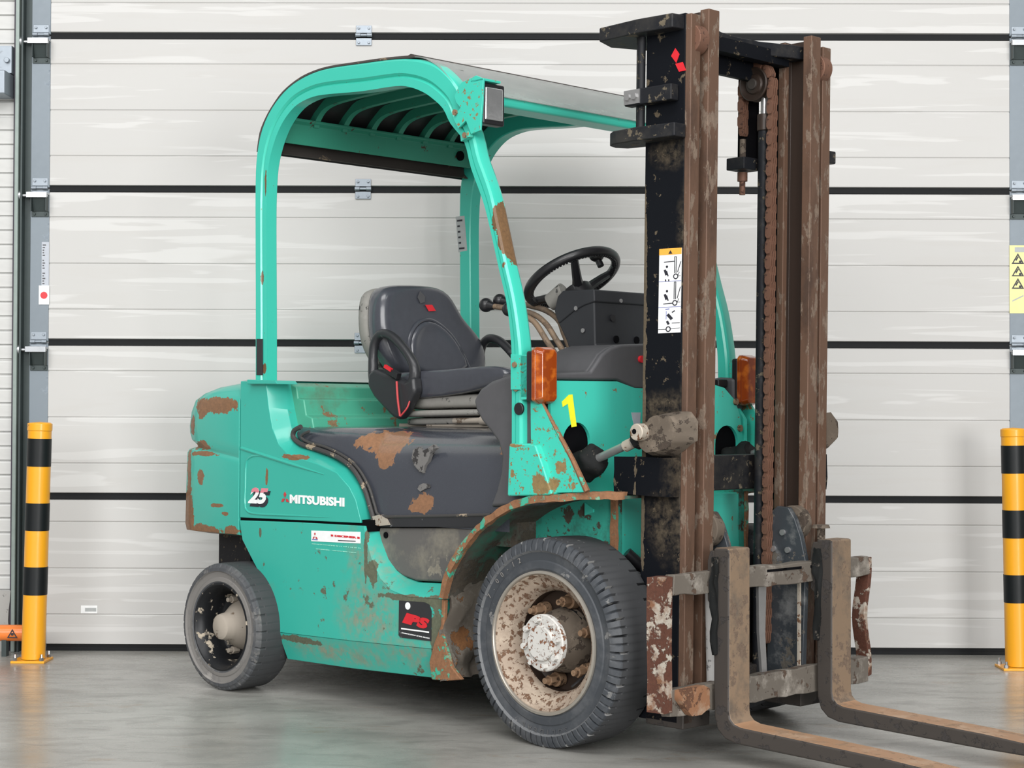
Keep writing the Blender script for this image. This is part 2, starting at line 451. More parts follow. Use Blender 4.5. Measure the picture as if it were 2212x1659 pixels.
def prism(bm, poly, axis, a, b, poly2=None):
    """solid between outline poly at a and outline poly2 at b"""
    p2 = poly2 or poly
    A = [bm.verts.new(pt(axis, a, *p)) for p in poly]
    B = [bm.verts.new(pt(axis, b, *p)) for p in p2]
    n = len(poly)
    fs = [bm.faces.new(A), bm.faces.new(B[::-1])]
    for i in range(n):
        fs.append(bm.faces.new((A[i], B[i], B[(i + 1) % n], A[(i + 1) % n])))
    return fs


def box(bm, x0, x1, y0, y1, z0, z1):
    return prism(bm, [(x0, z0), (x1, z0), (x1, z1), (x0, z1)], 'Y', y0, y1)


def cyl(bm, p, q, r, n=20, r2=None, cap=True):
    p, q = Vector(p), Vector(q)
    d = (q - p).normalized()
    a = d.orthogonal().normalized()
    b = d.cross(a)
    r2 = r if r2 is None else r2
    A = [bm.verts.new(p + (a * math.cos(2 * PI * i / n) + b * math.sin(2 * PI * i / n)) * r) for i in range(n)]
    B = [bm.verts.new(q + (a * math.cos(2 * PI * i / n) + b * math.sin(2 * PI * i / n)) * r2) for i in range(n)]
    for i in range(n):
        bm.faces.new((A[i], A[(i + 1) % n], B[(i + 1) % n], B[i]))
    if cap:
        bm.faces.new(A[::-1])
        bm.faces.new(B)


def smooth_path(pts, k=6, closed=False):
    P = [Vector(p) for p in pts]
    out = []
    n = len(P)
    for i in range(n if closed else n - 1):
        p0 = P[(i - 1) % n] if closed or i > 0 else P[0]
        p1, p2 = P[i], P[(i + 1) % n]
        p3 = P[(i + 2) % n] if closed or i + 2 < n else P[-1]
        for j in range(k):
            t = j / k
            out.append(.5 * ((2 * p1) + (p2 - p0) * t + (2 * p0 - 5 * p1 + 4 * p2 - p3) * t * t + (3 * p1 - p0 - 3 * p2 + p3) * t ** 3))
    if not closed:
        out.append(P[-1])
    return out


def tube(bm, pts, r, n=10, closed=False, radii=None):
    P = [Vector(p) for p in pts]
    m = len(P)
    rings = []
    prev = None
    for i in range(m):
        a = P[(i - 1) % m] if (closed or i > 0) else P[i]
        b = P[(i + 1) % m] if (closed or i < m - 1) else P[i]
        tg = (b - a).normalized()
        if prev is None:
            u = tg.orthogonal().normalized()
        else:
            u = (prev - tg * prev.dot(tg)).normalized()
        prev = u
        v = tg.cross(u)
        rr = radii[i] if radii else r
        rings.append([bm.verts.new(P[i] + (u * math.cos(2 * PI * j / n) + v * math.sin(2 * PI * j / n)) * rr) for j in range(n)])
    if closed:
        # align the last ring with the first
        best = min(range(n), key=lambda s: (rings[-1][s].co - rings[0][0].co).length)
        pairs = [(rings[i], rings[i + 1], 0) for i in range(m - 1)] + [(rings[-1], rings[0], best)]
    else:
        pairs = [(rings[i], rings[i + 1], 0) for i in range(m - 1)]
    for A, B, s in pairs:
        for j in range(n):
            bm.faces.new((A[(j + s) % n], A[(j + 1 + s) % n], B[(j + 1) % n], B[j]))
    if not closed:
        bm.faces.new(rings[0][::-1])
        bm.faces.new(rings[-1])


def sweep_xz(bm, path, section):
    """section (u in plane outward, v = y) carried along a path in the XZ plane"""
    P = [Vector((p[0], 0, p[1])) for p in path]
    rings = []
    for i in range(len(P)):
        a, b = P[max(0, i - 1)], P[min(len(P) - 1, i + 1)]
        tg = (b - a).normalized()
        nn = Vector((-tg.z, 0, tg.x))
        rings.append([bm.verts.new(P[i] + nn * u + Vector((0, v, 0))) for u, v in section])
    k = len(section)
    for A, B in zip(rings, rings[1:]):
        for j in range(k):
            bm.faces.new((A[j], A[(j + 1) % k], B[(j + 1) % k], B[j]))
    bm.faces.new(rings[0][::-1])
    bm.faces.new(rings[-1])


def sheet(bm, path, y0, y1, th):
    """bent sheet: a path in XZ with thickness th, from y0 to y1"""
    sweep_xz(bm, path, [(0, y0), (th, y0), (th, y1), (0, y1)])


def lathe_y(bm, prof, cx, cz, n=64, close=True, mod=None):
    """prof = [(radius, y)] turned about the axle through (cx, cz)"""
    rings = []
    for k, (r, y) in enumerate(prof):
        ring = []
        for i in range(n):
            a = 2 * PI * i / n
            rr = r if mod is None else mod(k, i, a, r)
            ring.append(bm.verts.new((cx + rr * math.cos(a), y, cz + rr * math.sin(a))))
        rings.append(ring)
    fs = []
    for A, B in zip(rings, rings[1:]):
        for i in range(n):
            fs.append(bm.faces.new((A[i], A[(i + 1) % n], B[(i + 1) % n], B[i])))
    return rings, fs


def shape2d(outer, holes, thick):
    """flat plate with holes in the XY plane -> (mesh verts, faces) as bmesh"""
    cu = bpy.data.curves.new('tmp', 'CURVE')
    cu.dimensions = '2D'
    cu.fill_mode = 'BOTH'
    cu.extrude = thick / 2
    for loop in [outer] + holes:
        sp = cu.splines.new('POLY')
        sp.points.add(len(loop) - 1)
        for i, (x, y) in enumerate(loop):
            sp.points[i].co = (x, y, 0, 1)
        sp.use_cyclic_u = True
    o = bpy.data.objects.new('tmp', cu)
    me = o.to_mesh()
    bm = bmesh.new()
    bm.from_mesh(me)
    o.to_mesh_clear()
    bpy.data.objects.remove(o)
    bpy.data.curves.remove(cu)
    return bm


def text_bm(s, size, thick=.0008, bold=0, shear=0, align='LEFT'):
    cu = bpy.data.curves.new('tmp', 'FONT')
    cu.body = s
    cu.size = size
    cu.extrude = thick
    cu.offset = bold
    cu.shear = shear
    cu.align_x = align
    cu.resolution_u = 3
    o = bpy.data.objects.new('tmp', cu)
    me = o.to_mesh()
    bm = bmesh.new()
    bm.from_mesh(me)
    o.to_mesh_clear()
    bpy.data.objects.remove(o)
    bpy.data.curves.remove(cu)
    return bm


def fit_bm(bm, u0, u1, v0, v1):
    """scale a flat XY bmesh into the given rectangle"""
    xs = [v.co.x for v in bm.verts]
    ys = [v.co.y for v in bm.verts]
    a, b, c, d = min(xs), max(xs), min(ys), max(ys)
    for v in bm.verts:
        v.co.x = u0 + (v.co.x - a) / (b - a) * (u1 - u0)
        v.co.y = v0 + (v.co.y - c) / (d - c) * (v1 - v0)
    return bm


def to_side(bm, y):
    """XY drawing -> stands on a face looking to -Y"""
    for v in bm.verts:
        x, yy, z = v.co
        v.co = (x, y - z, yy)
    return bm


def to_front(bm, x):
    """XY drawing -> stands on a face looking to +X (u = Y)"""
    for v in bm.verts:
        u, vv, z = v.co
        v.co = (x + z, u, vv)
    return bm


def mirror_y(bm):
    for v in bm.verts:
        v.co.y = -v.co.y


def lean(bm):
    """the mast leans forward a little"""
    for v in bm.verts:
        v.co.x += .0125 * (v.co.z - 1.2)


def rough_up(bm, amp, cuts=2, scale=9.0, seed=0):
    bmesh.ops.subdivide_edges(bm, edges=bm.edges[:], cuts=cuts, use_grid_fill=True)
    from mathutils import noise
    for v in bm.verts:
        q = v.co * scale + Vector((seed, seed * 2, 0))
        v.co += Vector((noise.noise(q), noise.noise(q + Vector((7, 0, 0))), noise.noise(q + Vector((0, 9, 0))))) * amp


# ================================================================ SETTING
WALL = 7.53
bm = bmesh.new()
box(bm, -6, 7, -4, 9.0, -.05, 0)
fl = obj('floor', bm, 'floor')
fl['kind'] = 'structure'
fl['label'] = 'polished grey concrete floor'

PH = .670                      # height of one door section
X0, X1 = -2.083, 2.092
door = empty('door_1', (0, 0, 0))
door['kind'] = 'structure'
door['label'] = 'off-white sectional overhead door behind the forklift'


def panel_profile(z0, z1):
    """(depth, z) outline of the visible skin of one section with three fine grooves"""
    pr = [(.012, z0)]
    pr.append((0, z0 + .004))
    for g in (.130, .330, .532):
        z = z0 + g
        pr += [(0, z - .0045), (.0045, z), (0, z + .0045)]
    pr += [(0, z1 - .004), (.012, z1)]
    return pr


first = None
for k in range(7):
    z0 = k * PH + (.027 if k == 0 else .013)
    z1 = (k + 1) * PH - .013
    if k == 0:
        bm = bmesh.new()
        pr = panel_profile(0, z1 - z0)
        prism(bm, [(WALL + d, z) for d, z in pr] + [(WALL + .04, z1 - z0), (WALL + .04, 0)], 'X', X0, X1)
        p = obj('door_panel', bm, 'door', door)
        p.location.z = z0
    else:
        if k == 1:
            bm = bmesh.new()
            pr = panel_profile(0, PH - .026)
            prism(bm, [(WALL + d, z) for d, z in pr] + [(WALL + .04, PH - .026), (WALL + .04, 0)], 'X', X0, X1)
            p = obj('door_panel', bm, 'door', door)
            first = p
        else:
            p = first.copy()
            COL.objects.link(p)
            p.parent = door
        p.location.z = z0
seal0 = None
for k in range(0, 7):
    if seal0 is None:
        bm = bmesh.new()
        box(bm, X0, X1, WALL + .009, WALL + .04, -.0135, .0135)
        box(bm, X0, X1, WALL + .003, WALL + .012, -.0125, .002)
        seal0 = obj('rubber_seal', bm, 'seal_rubber', door, label='black rubber strip between door sections')
        s = seal0
    else:
        s = seal0.copy()
        COL.objects.link(s)
        s.parent = door
    s.location.z = k * PH if k else .0135
# end stiles of each section
stile0 = None
for k in range(7):
    for x in (X0 - .082, X1):
        if stile0 is None:
            bm = bmesh.new()
            box(bm, 0, .082, WALL - .004, WALL + .04, .004, PH - .004)
            stile0 = obj('end_stile', bm, 'stile', door, bevel=.002)
            s = stile0
        else:
            s = stile0.copy()
            COL.objects.link(s)
            s.parent = door
        s.location = (x, 0, k * PH)


def hinge_bm(rollers=False):
    bm = bmesh.new()
    box(bm, -.034, .034, WALL - .007, WALL - .003, .012, .045)
    box(bm, -.034, .034, WALL - .007, WALL - .003, -.042, -.010)
    for s in (-1, 1):
        cyl(bm, (s * .036, WALL - .011, .002), (s * .014, WALL - .011, .002), .0085, 12)
        for z in (.033, -.03):
            cyl(bm, (s * .022, WALL - .014, z), (s * .022, WALL - .005, z), .0055, 8)
    cyl(bm, (-.014, WALL - .009, .002), (.014, WALL - .009, .002), .0065, 10)
    return bm


hinge0 = None
for x in (-.715, .70):
    for k in (1, 2, 3, 4, 5, 6):
        if hinge0 is None:
            hinge0 = obj('hinge', hinge_bm(), 'galv', door, bevel=.001, seg=1, label='galvanised steel hinge')
            h = hinge0
        else:
            h = hinge0.copy()
            COL.objects.link(h)
            h.parent = door
        h.location = (x, 0, k * PH)
# roller brackets at both edges
rb0 = rh0 = rd0 = None
for sx, xc in ((-1, X0 - .041), (1, X1 + .041)):
    for k in (2, 3, 4, 5, 6):
        if rb0 is None:
            rh0 = obj('edge_hinge', hinge_bm(), 'galv', door, bevel=.001, seg=1)
            bm = bmesh.new()
            box(bm, -.048, .042, WALL - .05, WALL - .004, -.030, -.022)
            box(bm, -.048, .042, WALL - .052, WALL - .047, -.045, -.020)
            cyl(bm, (-.075, WALL - .03, -.034), (.04, WALL - .03, -.034), .0075, 12)
            cyl(bm, (-.098, WALL - .03, -.034), (-.072, WALL - .03, -.034), .022, 20)
            rb0 = obj('roller_bracket', bm, 'zinc', door, bevel=.0015, seg=1, label='bright zinc roller carrier')
            bm = bmesh.new()
            box(bm, -.030, -.026, WALL - .046, WALL - .004, -.102, -.022)
            box(bm, .034, .038, WALL - .046, WALL - .004, -.102, -.022)
            prism(bm, [(WALL - .046, -.022), (WALL - .012, -.100), (WALL - .004, -.100), (WALL - .004, -.022)], 'X', -.026, .034)
            box(bm, -.036, .040, WALL - .009, WALL - .004, -.124, -.100)
            for s in (-1, 1):
                cyl(bm, (s * .024 + .002, WALL - .016, -.112), (s * .024 + .002, WALL - .008, -.112), .0055, 8)
            rd0 = obj('roller_mount', bm, 'dark_track', door, bevel=.001, seg=1)
            trio = (rh0, rb0, rd0)
        else:
            trio = []
            for q in (rh0, rb0, rd0):
                c = q.copy()
                COL.objects.link(c)
                c.parent = door
                trio.append(c)
        for q in trio:
            q.location = (xc, 0, k * PH)
            if q is not trio[0] and sx > 0:
                q.scale.x = -1
# guide tracks both sides
for sx, xe in ((-1, X0 - .082), (1, X1 + .082)):
    bm = bmesh.new()
    xa, xb = sorted((xe, xe + sx * .040))
    box(bm, xa, xb, WALL + .0, WALL + .05, 0, 4.69)
    xa, xb = sorted((xe + sx * .026, xe + sx * .034))
    box(bm, xa, xb, WALL - .045, WALL + .0, .0, 4.69)
    o = obj('guide_track', bm, 'dark_track', door, label='dark roller track beside the door')
    bm = bmesh.new()
    xa, xb = sorted((xe + sx * .040, xe + sx * .058))
    box(bm, xa, xb, WALL - .055, WALL + .05, 0, 4.69)
    obj('track_flange', bm, 'pale_track', door, bevel=.004)
# wall strips beside the door with horizontal ribs
for nm, sx, xe in (('wall_left', -1, X0 - .140), ('wall_right', 1, X1 + .140)):
    xa, xb = sorted((xe, xe + sx * 3.0))
    bm = bmesh.new()
    box(bm, xa, xb, WALL + .02, WALL + .1, 0, 4.69)
    wl = obj(nm, bm, 'cladding')
    wl['kind'] = 'structure'
    bm = bmesh.new()
    xj, xk = sorted((xe, xe + sx * .014))
    box(bm, xj, xk, WALL - .02, WALL + .02, 0, 4.69)
    obj('corner_trim', bm, 'purple_gap', wl)
    if True:
        rib0 = None
        z = .262
        xr0, xr1 = sorted((xe + sx * 3.0, xe + sx * .014))
        while z < 4.6:
            if rib0 is None:
                bm = bmesh.new()
                prism(bm, [(WALL + .02, 0), (WALL + .008, .004), (WALL + .002, .052), (WALL + .006, .058), (WALL + .02, .0605)], 'X', xr0, xr1)
                rib0 = obj('cladding_board', bm, 'cladding', wl)
                r = rib0
            else:
                r = rib0.copy()
                COL.objects.link(r)
                r.parent = wl
            r.location.z = z
            z += .0625 if abs(z - 1.19) > .02 and abs(z - 2.25) > .02 else .0665
        bm = bmesh.new()
        box(bm, xr0, xr1, WALL - .03, WALL + .02, 0, .262)
        rough_up(bm, .012, 5, 14)
        obj('concrete_plinth', bm, 'stone', wl, smooth=60, label='rough grey concrete plinth')
    if sx < 0:
        bm = bmesh.new()
        box(bm, xe - .9, xe - .016, WALL - .05, WALL + .004, 2.505, 2.625)
        cyl(bm, (xe - .035, WALL - .065, 2.56), (xe - .035, WALL - .045, 2.56), .012, 8)
        obj('track_bracket', bm, 'galv', wl, bevel=.002, label='galvanised bracket plate')
        bm = bmesh.new()
        box(bm, xe - .9, xe - .018, WALL - .14, WALL - .0, 2.40, 2.503)
        obj('box_rail', bm, 'galv', wl, bevel=.006)

bm = bmesh.new()
box(bm, -5.3, 5.3, WALL - .02, WALL + .1, 4.69, 6.5)
wb = obj('wall_back', bm, 'cladding')
wb['kind'] = 'structure'

# ---- flat labels on the door edge
def flat(name, mat, u0, u1, v0, v1, y, parent=None, th=.0012, r=.002):
    bm = bmesh.new()
    box(bm, u0, u1, y - th, y, v0, v1)
    return obj(name, bm, mat, parent)


L = [(-2.1144, 1.7764), (-2.0825, 1.5866), (-2.1250, 1.5865), (-2.0799, 1.5039), (-1.9325, 0.1963), (-1.8617, 0.1625), (2.0906, 1.7744), (2.1545, 1.4792)]
yl = WALL - .004
o = flat('paper_strip', 'label_clear', L[0][0], L[1][0], L[1][1], L[0][1], yl)
tag(o, 'narrow grey printed paper strip above the red-dot tag on the door edge', 'sticker')
bm = bmesh.new()
for i in range(16):
    z = L[1][1] + .006 + i * .0112
    if i in (5, 10):
        continue
    box(bm, L[0][0] + .004, L[0][0] + .010 + random.random() * .010, yl - .0018, yl - .0012, z, z + .005)
obj('print', bm, 'trim_grey', o)
o = flat('tag', 'white', L[2][0], L[3][0], L[3][1], L[2][1], yl - .0022)
tag(o, 'white tag with a red dot on the left door edge', 'sticker')
bm = bmesh.new()
cx = (L[2][0] + L[3][0]) / 2
cyl(bm, (cx, yl - .0034, L[3][1] + .040), (cx, yl - .0046, L[3][1] + .040), .0155, 24)
obj('red_dot', bm, 'red', o)
o = flat('paper_label', 'white', L[4][0], L[5][0], L[5][1], L[4][1], WALL - .0002)
tag(o, 'small white label low on the door beside the rear wheel', 'sticker')
flat('label_print', 'label_grey', L[4][0] + .018, L[5][0] - .004, L[5][1] + .008, L[4][1] - .010, WALL - .0016, o, .0004)
# yellow warning sticker, right stile
x0, x1, z0, z1 = L[6][0], L[6][0] + .092, L[7][1], L[6][1]
ys = yl
o = flat('warning_sticker', 'sticker_yellow', x0, x1, z0, z1, ys, None)
tag(o, 'pale yellow warning sticker with three black triangles on the right door edge', 'sticker')
H = z1 - z0


def tri_ring(cx, cz, s, y, th=.0007, w=.16):
    out = [(cx - s, cz - s * .86), (cx + s, cz - s * .86), (cx, cz + s * .86)]
    inn = [(cx + (a - cx) * (1 - w * 2), cz - s * .28 + (b - cz + s * .28) * (1 - w * 2)) for a, b in out]
    return to_side(shape2d(out, [inn], th), y)


for i in range(3):
    cz = z1 - H * (.195 + .183 * i)
    obj('warning_triangle', tri_ring(x0 + .036, cz, .027, ys - .0016), 'dark_print', o)
    bm = bmesh.new()
    cyl(bm, (x0 + .046, ys - .0018, cz - .014), (x0 + .046, ys - .0012, cz - .014), .006, 10)
    prism(bm, [(x0 + .028, cz - .012), (x0 + .040, cz + .006), (x0 + .036, cz + .010), (x0 + .026, cz - .004)], 'Y', ys - .0018, ys - .0012)
    obj('pictogram', bm, 'dark_print', o)
bm = bmesh.new()
prism(bm, [(x0 + .012, z0 + H * .17), (x0 + .060, z0 + H * .25), (x0 + .060, z0 + H * .27), (x0 + .012, z0 + H * .19)], 'Y', ys - .0018, ys - .0012)
box(bm, x0 + .022, x0 + .09, ys - .0018, ys - .0012, z1 - .030, z1 - .008)
obj('faded_print', bm, 'label_grey', o, kind='stuff')


# ---- bollards
def bollard(x, y, tilt, H, bands, label):
    b = empty('bollard', (x, y, 0))
    b['label'] = label
    b['category'] = 'bollard'
    b['group'] = 'striped bollards before the door'
    R = .0485
    bm = bmesh.new()
    rings = []
    prof = [(R, .012), (R, H - .006), (R - .006, H), (0.0001, H + .004)]
    n = 40
    for r, z in prof:
        rings.append([bm.verts.new((r * math.cos(2 * PI * i / n) + tilt * z, r * math.sin(2 * PI * i / n), z)) for i in range(n)])
    for A, B in zip(rings, rings[1:]):
        for i in range(n):
            bm.faces.new((A[i], A[(i + 1) % n], B[(i + 1) % n], B[i]))
    obj('post', bm, 'yellow', b)
    bm = bmesh.new()
    cyl(bm, (tilt * (H - .035), 0, H - .035), (tilt * (H - .002), 0, H - .002), R + .0025, 40)
    obj('cap', bm, 'yellow', b, bevel=.004)
    for z0, z1 in bands:
        bm = bmesh.new()
        cyl(bm, (tilt * z0, 0, z0), (tilt * z1, 0, z1), R + .0012, 40, cap=False)
        obj('black_band', bm, 'bollard_black', b)
    bm = bmesh.new()
    box(bm, -.075, .065, -.07, .07, 0, .010)
    bp = obj('base_plate', bm, 'yellow', b, bevel=.002)
    for sx, sy in ((-1, -1), (1, -1), (1, 1), (-1, 1)):
        bm = bmesh.new()
        cyl(bm, (sx * .055 - .005, sy * .055, .010), (sx * .055 - .005, sy * .055, .022), .010, 6)
        cyl(bm, (sx * .055 - .005, sy * .055, .022), (sx * .055 - .005, sy * .055, .036), .005, 8)
        obj('anchor_bolt', bm, 'zinc', b)
    return b


b1 = bollard(-2.048, 7.21, .021, .992, [(.278, .394), (.544, .658), (.81, .926)], 'yellow and black striped bollard beside the orange guard tube')
b2 = bollard(2.015, 7.14, -.018, .984, [(.272, .386), (.536, .650), (.80, .914)], 'yellow and black striped bollard standing beside the fork tips and yellow warning sticker')
bm = bmesh.new()
cyl(bm, (-2.236, 7.36, .098), (-2.06, 7.36, .098), .0345, 28)
o = obj('guard_tube', bm, 'orange', None, bevel=.004)
tag(o, 'short orange guard tube with a warning triangle behind the left bollard', 'pipe')
bm = tri_ring(0, 0, .022, 0, .003)
for v in bm.verts:
    v.co += Vector((-2.170, 7.36 - .0352, .100))
obj('warning_triangle', bm, 'dark_print', o)
bm = bmesh.new()
cyl(bm, (-2.170, 7.3285, .097), (-2.170, 7.322, .097), .006, 10)
obj('pictogram', bm, 'dark_print', o)
bm = bmesh.new()
box(bm, -2.09, -2.07, 7.34, 7.38, 0, .07)
obj('foot', bm, 'dark_track', o)
bm = bmesh.new()
box(bm, -2.22, -2.20, 7.34, 7.38, 0, .07)
obj('foot', bm, 'dark_track', o)

# ================================================================ FORKLIFT
HEAD = .7919 - .0085
TX, TY = .4951, 5.8061
ca, sa = math.cos(YAW), math.sin(YAW)
FL = empty('forklift', (TX * ca - TY * sa, TX * sa + TY * ca, 0), -HEAD)
tag(FL, 'worn green forklift truck with a black mast and rusty forks', 'forklift')


def P(name, bm, mat, **kw):
    return obj(name, bm, mat, FL, **kw)


def both(name, make, mat, **kw):
    """the same part on the near and the far side"""
    res = []
    for s in (1, -1):
        bm = make()
        if s < 0:
            mirror_y(bm)
        res.append(P(name, bm, mat, **kw))
    return res


# ---- hidden core that closes the body
bm = bmesh.new()
box(bm, -1.50, .02, -.33, .33, .20, .62)
box(bm, -1.40, -.46, -.44, .44, .20, .60)
box(bm, -1.42, -.25, -.42, .42, .60, .93)
P('chassis', bm, 'well')
bm = bmesh.new()
box(bm, -1.93, -1.72, -.42, .42, .33, .575)
prism(bm, [(-1.86, .575), (-1.72, .575), (-1.60, .30), (-1.70, .30)], 'Y', -.40, -.36)
cyl(bm, (-1.60, -.50, .24), (-1.60, .50, .24), .055, 16)
cyl(bm, (-.0, -.46, .33), (-.0, .46, .33), .10, 20)
box(bm, -1.55, -1.42, -.36, .36, .25, .40)
P('axle_frame', bm, 'mast_dirty', kind='stuff')

# ---- counterweight
def cw_ring(e, z, k=1.0, w=.54):
    """plan outline whose visible edge lands at x = e"""
    pts = [(-1.632, w), (e + .06, w), (e - .02, w - .015), (e - .07, w - .05), (e - .12, w - .12), (e - .15, w - .26), (e - .16, 0)]
    pts[0] = (-1.632, min(.54, w) if z > 1.0 or z < .6 else .54)
    full = [(x, -y) for x, y in pts] + [(x, y) for x, y in pts[-2::-1]]
    dz = -.037 if .87 < z < .97 else 0
    return [(x, y, z + dz * max(0, 1 - (-1.632 - x) / .33)) for x, y in full]


levels = [(-1.62, 1.160, .40), (-1.70, 1.153, .47), (-1.80, 1.135, .51), (-1.872, 1.112, .53), (-1.925, 1.085, .538), (-1.950, 1.04, .54), (-1.962, .985, .54), (-1.960, .958, .54),
          (-1.946, .930, .540), (-1.925, .912, .528), (-1.930, .902, .524), (-1.968, .893, .536), (-1.977, .880, .54), (-1.984, .75, .54), (-1.989, .60, .54), (-1.985, .574, .536), (-1.93, .566, .50)]
bm = bmesh.new()
rings = []
for e, z, wd in levels:
    rings.append([bm.verts.new(c) for c in cw_ring(e, z, 1, wd)])
for A, B in zip(rings, rings[1:]):
    for i in range(len(A) - 1):
        bm.faces.new((A[i], A[i + 1], B[i + 1], B[i]))
    bm.faces.new((A[-1], A[0], B[0], B[-1]))
bm.faces.new(rings[0])
bm.faces.new(rings[-1][::-1])
P('counterweight', bm, 'green_body', bevel=.006, smooth=50)

# ---- upper side panel with bright chamfered edge towards the hood
OUT = [(-1.5647, 1.1574), (-1.4659, 1.1513), (-1.4478, 1.0580), (-1.4243, 0.9807), (-1.3840, 0.9212), (-1.3305, 0.8881), (-1.2502, 0.8712), (-1.1553, 0.8550), (-1.0441, 0.8264), (-0.9737, 0.7778), (-0.9376, 0.7335), (-0.9091, 0.6635), (-0.9090, 0.6538), (-1.6214, 0.6402), (-1.6240, 0.8910)]
INN = [(-1.6404, 1.1643), (-1.4307, 1.1466), (-1.4015, 1.0497), (-1.3812, 0.9895), (-1.3583, 0.9416), (-1.3052, 0.9151), (-1.2283, 0.9029), (-1.1500, 0.8842), (-1.0416, 0.8451), (-0.9687, 0.7813), (-0.9326, 0.7237), (-0.9143, 0.6511), (-0.9143, 0.6479), (-1.6978, 0.6345), (-1.7004, 0.8888)]
OUT[0] = (-1.625, OUT[0][1]); OUT[-1] = (-1.625, OUT[-1][1]); OUT[-2] = (-1.625, OUT[-2][1])
INN[0] = (-1.625, INN[0][1]); INN[-1] = (-1.625, OUT[-1][1]); INN[-2] = (-1.625, OUT[-2][1])


def mk():
    bm = bmesh.new()
    prism(bm, OUT, 'Y', -.54, -.485, INN)
    A = [(u, v) for u, v in INN]
    prism(bm, A, 'Y', -.485, -.44)
    bmesh.ops.remove_doubles(bm, verts=bm.verts, dist=1e-5)
    dup = [f for f in bm.faces if all(abs(v.co.y + .485) < 1e-5 for v in f.verts)]
    bmesh.ops.delete(bm, geom=dup, context='FACES_ONLY')
    return bm


both('upper_side_panel', mk, 'green_body', bevel=.004)
# pressed relief on that panel
REL = [(-1.2762, -0.5410, 0.8554), (-1.1405, -0.5410, 0.8337), (-1.3879, -0.5410, 0.8784), (-1.5167, -0.5410, 0.8757), (-1.5574, -0.5410, 0.8661), (-1.5807, -0.5410, 0.8394), (-1.5856, -0.5410, 0.7432), (-1.5880, -0.5410, 0.6907), (-1.5700, -0.5410, 0.6635), (-1.5000, -0.5410, 0.6562), (-1.2744, -0.5410, 0.6597), (-1.0597, -0.5410, 0.6629)]


def mk():
    bm = bmesh.new()
    pth = [(-1.2781, -0.5395, 0.8452), (-1.3898, -0.5395, 0.8647), (-1.5043, -0.5395, 0.8777), (-1.5625, -0.5395, 0.8695), (-1.5857, -0.5395, 0.8428), (-1.5908, -0.5395, 0.7605), (-1.5931, -0.5395, 0.6992), (-1.5780, -0.5395, 0.6684), (-1.5166, -0.5395, 0.6589), (-1.2764, -0.5395, 0.6629), (-1.0616, -0.5395, 0.6661)]
    tube(bm, smooth_path(pth, 4), .005, 8, radii=[.0045 * min(1, .15 + min(i, 40 - i) / 6) for i in range(41)])
    return bm


both('panel_relief', mk, 'green_body')


def mk():
    bm = bmesh.new()
    a = (-1.6159, -0.5395, 0.9034)
    c = (-1.3280, -0.5395, 0.8542)
    b = (-1.1130, -0.5395, 0.8178)
    tube(bm, [a, c, b], .006, 8, radii=[.007, .007, .002])
    return bm


both('panel_crease', mk, 'green_body')

# ---- lower side panel
LOW = [(-1.6272, 0.6294), (-1.2756, 0.6393), (-0.8913, 0.6449), (-0.8758, 0.5909), (-0.8478, 0.5331), (-0.8003, 0.4675), (-0.7437, 0.4319), (-0.6594, 0.4163), (-0.4800, 0.4228), (-0.4789, 0.2526), (-0.9540, 0.2373), (-1.3802, 0.2284), (-1.4172, 0.2523), (-1.4350, 0.3279), (-1.4817, 0.4189), (-1.5432, 0.4840), (-1.6087, 0.5568)]
BOT = [(-1.4267, 0.2210), (-0.9966, 0.2300), (-0.5172, 0.2455), (-0.4960, 0.1505), (-0.5674, 0.1409), (-0.9958, 0.1335), (-1.3666, 0.1276)]


def mk():
    bm = bmesh.new()
    prism(bm, LOW, 'Y', -.54, -.50)
    a = [(u, v) for u, v in LOW[9:12]][::-1]
    rows_a = [bm.verts.new((u, -.5398, v)) for u, v in a]
    rows_b = [bm.verts.new((u, -.505, v)) for u, v in (BOT[6], BOT[5], BOT[3])]
    rows_c = [bm.verts.new((u, -.47, v + .002)) for u, v in (BOT[6], BOT[5], BOT[3])]
    for r1, r2 in ((rows_a, rows_b), (rows_b, rows_c)):
        for i in range(2):
            bm.faces.new((r1[i], r1[i + 1], r2[i + 1], r2[i]))
    return bm


both('lower_side_panel', mk, 'green_lower', bevel=.003)
# dark gap between upper and lower panel
bm = bmesh.new()
box(bm, -1.63, -.87, -.532, .532, .625, .665)
P('panel_gap', bm, 'soft_black')

# ---- step recess: green lip and grey cover
A_ = [(-0.8901, 0.6450), (-0.8746, 0.5910), (-0.8467, 0.5332), (-0.7991, 0.4676), (-0.7425, 0.4320), (-0.6582, 0.4165), (-0.4789, 0.4229)]
B_ = [(-0.8797, 0.6435), (-0.8592, 0.5896), (-0.8240, 0.5320), (-0.7794, 0.4916), (-0.7281, 0.4697), (-0.6680, 0.4598), (-0.5181, 0.4660)]


def mk():
    bm = bmesh.new()
    ra = [bm.verts.new((u, -.541, v)) for u, v in A_]
    rb = [bm.verts.new((u, -.495, v)) for u, v in B_]
    rc = [bm.verts.new((u, -.46, v)) for u, v in B_]
    for r1, r2 in ((ra, rb), (rb, rc)):
        for i in range(len(ra) - 1):
            bm.faces.new((r1[i], r1[i + 1], r2[i + 1], r2[i]))
    return bm


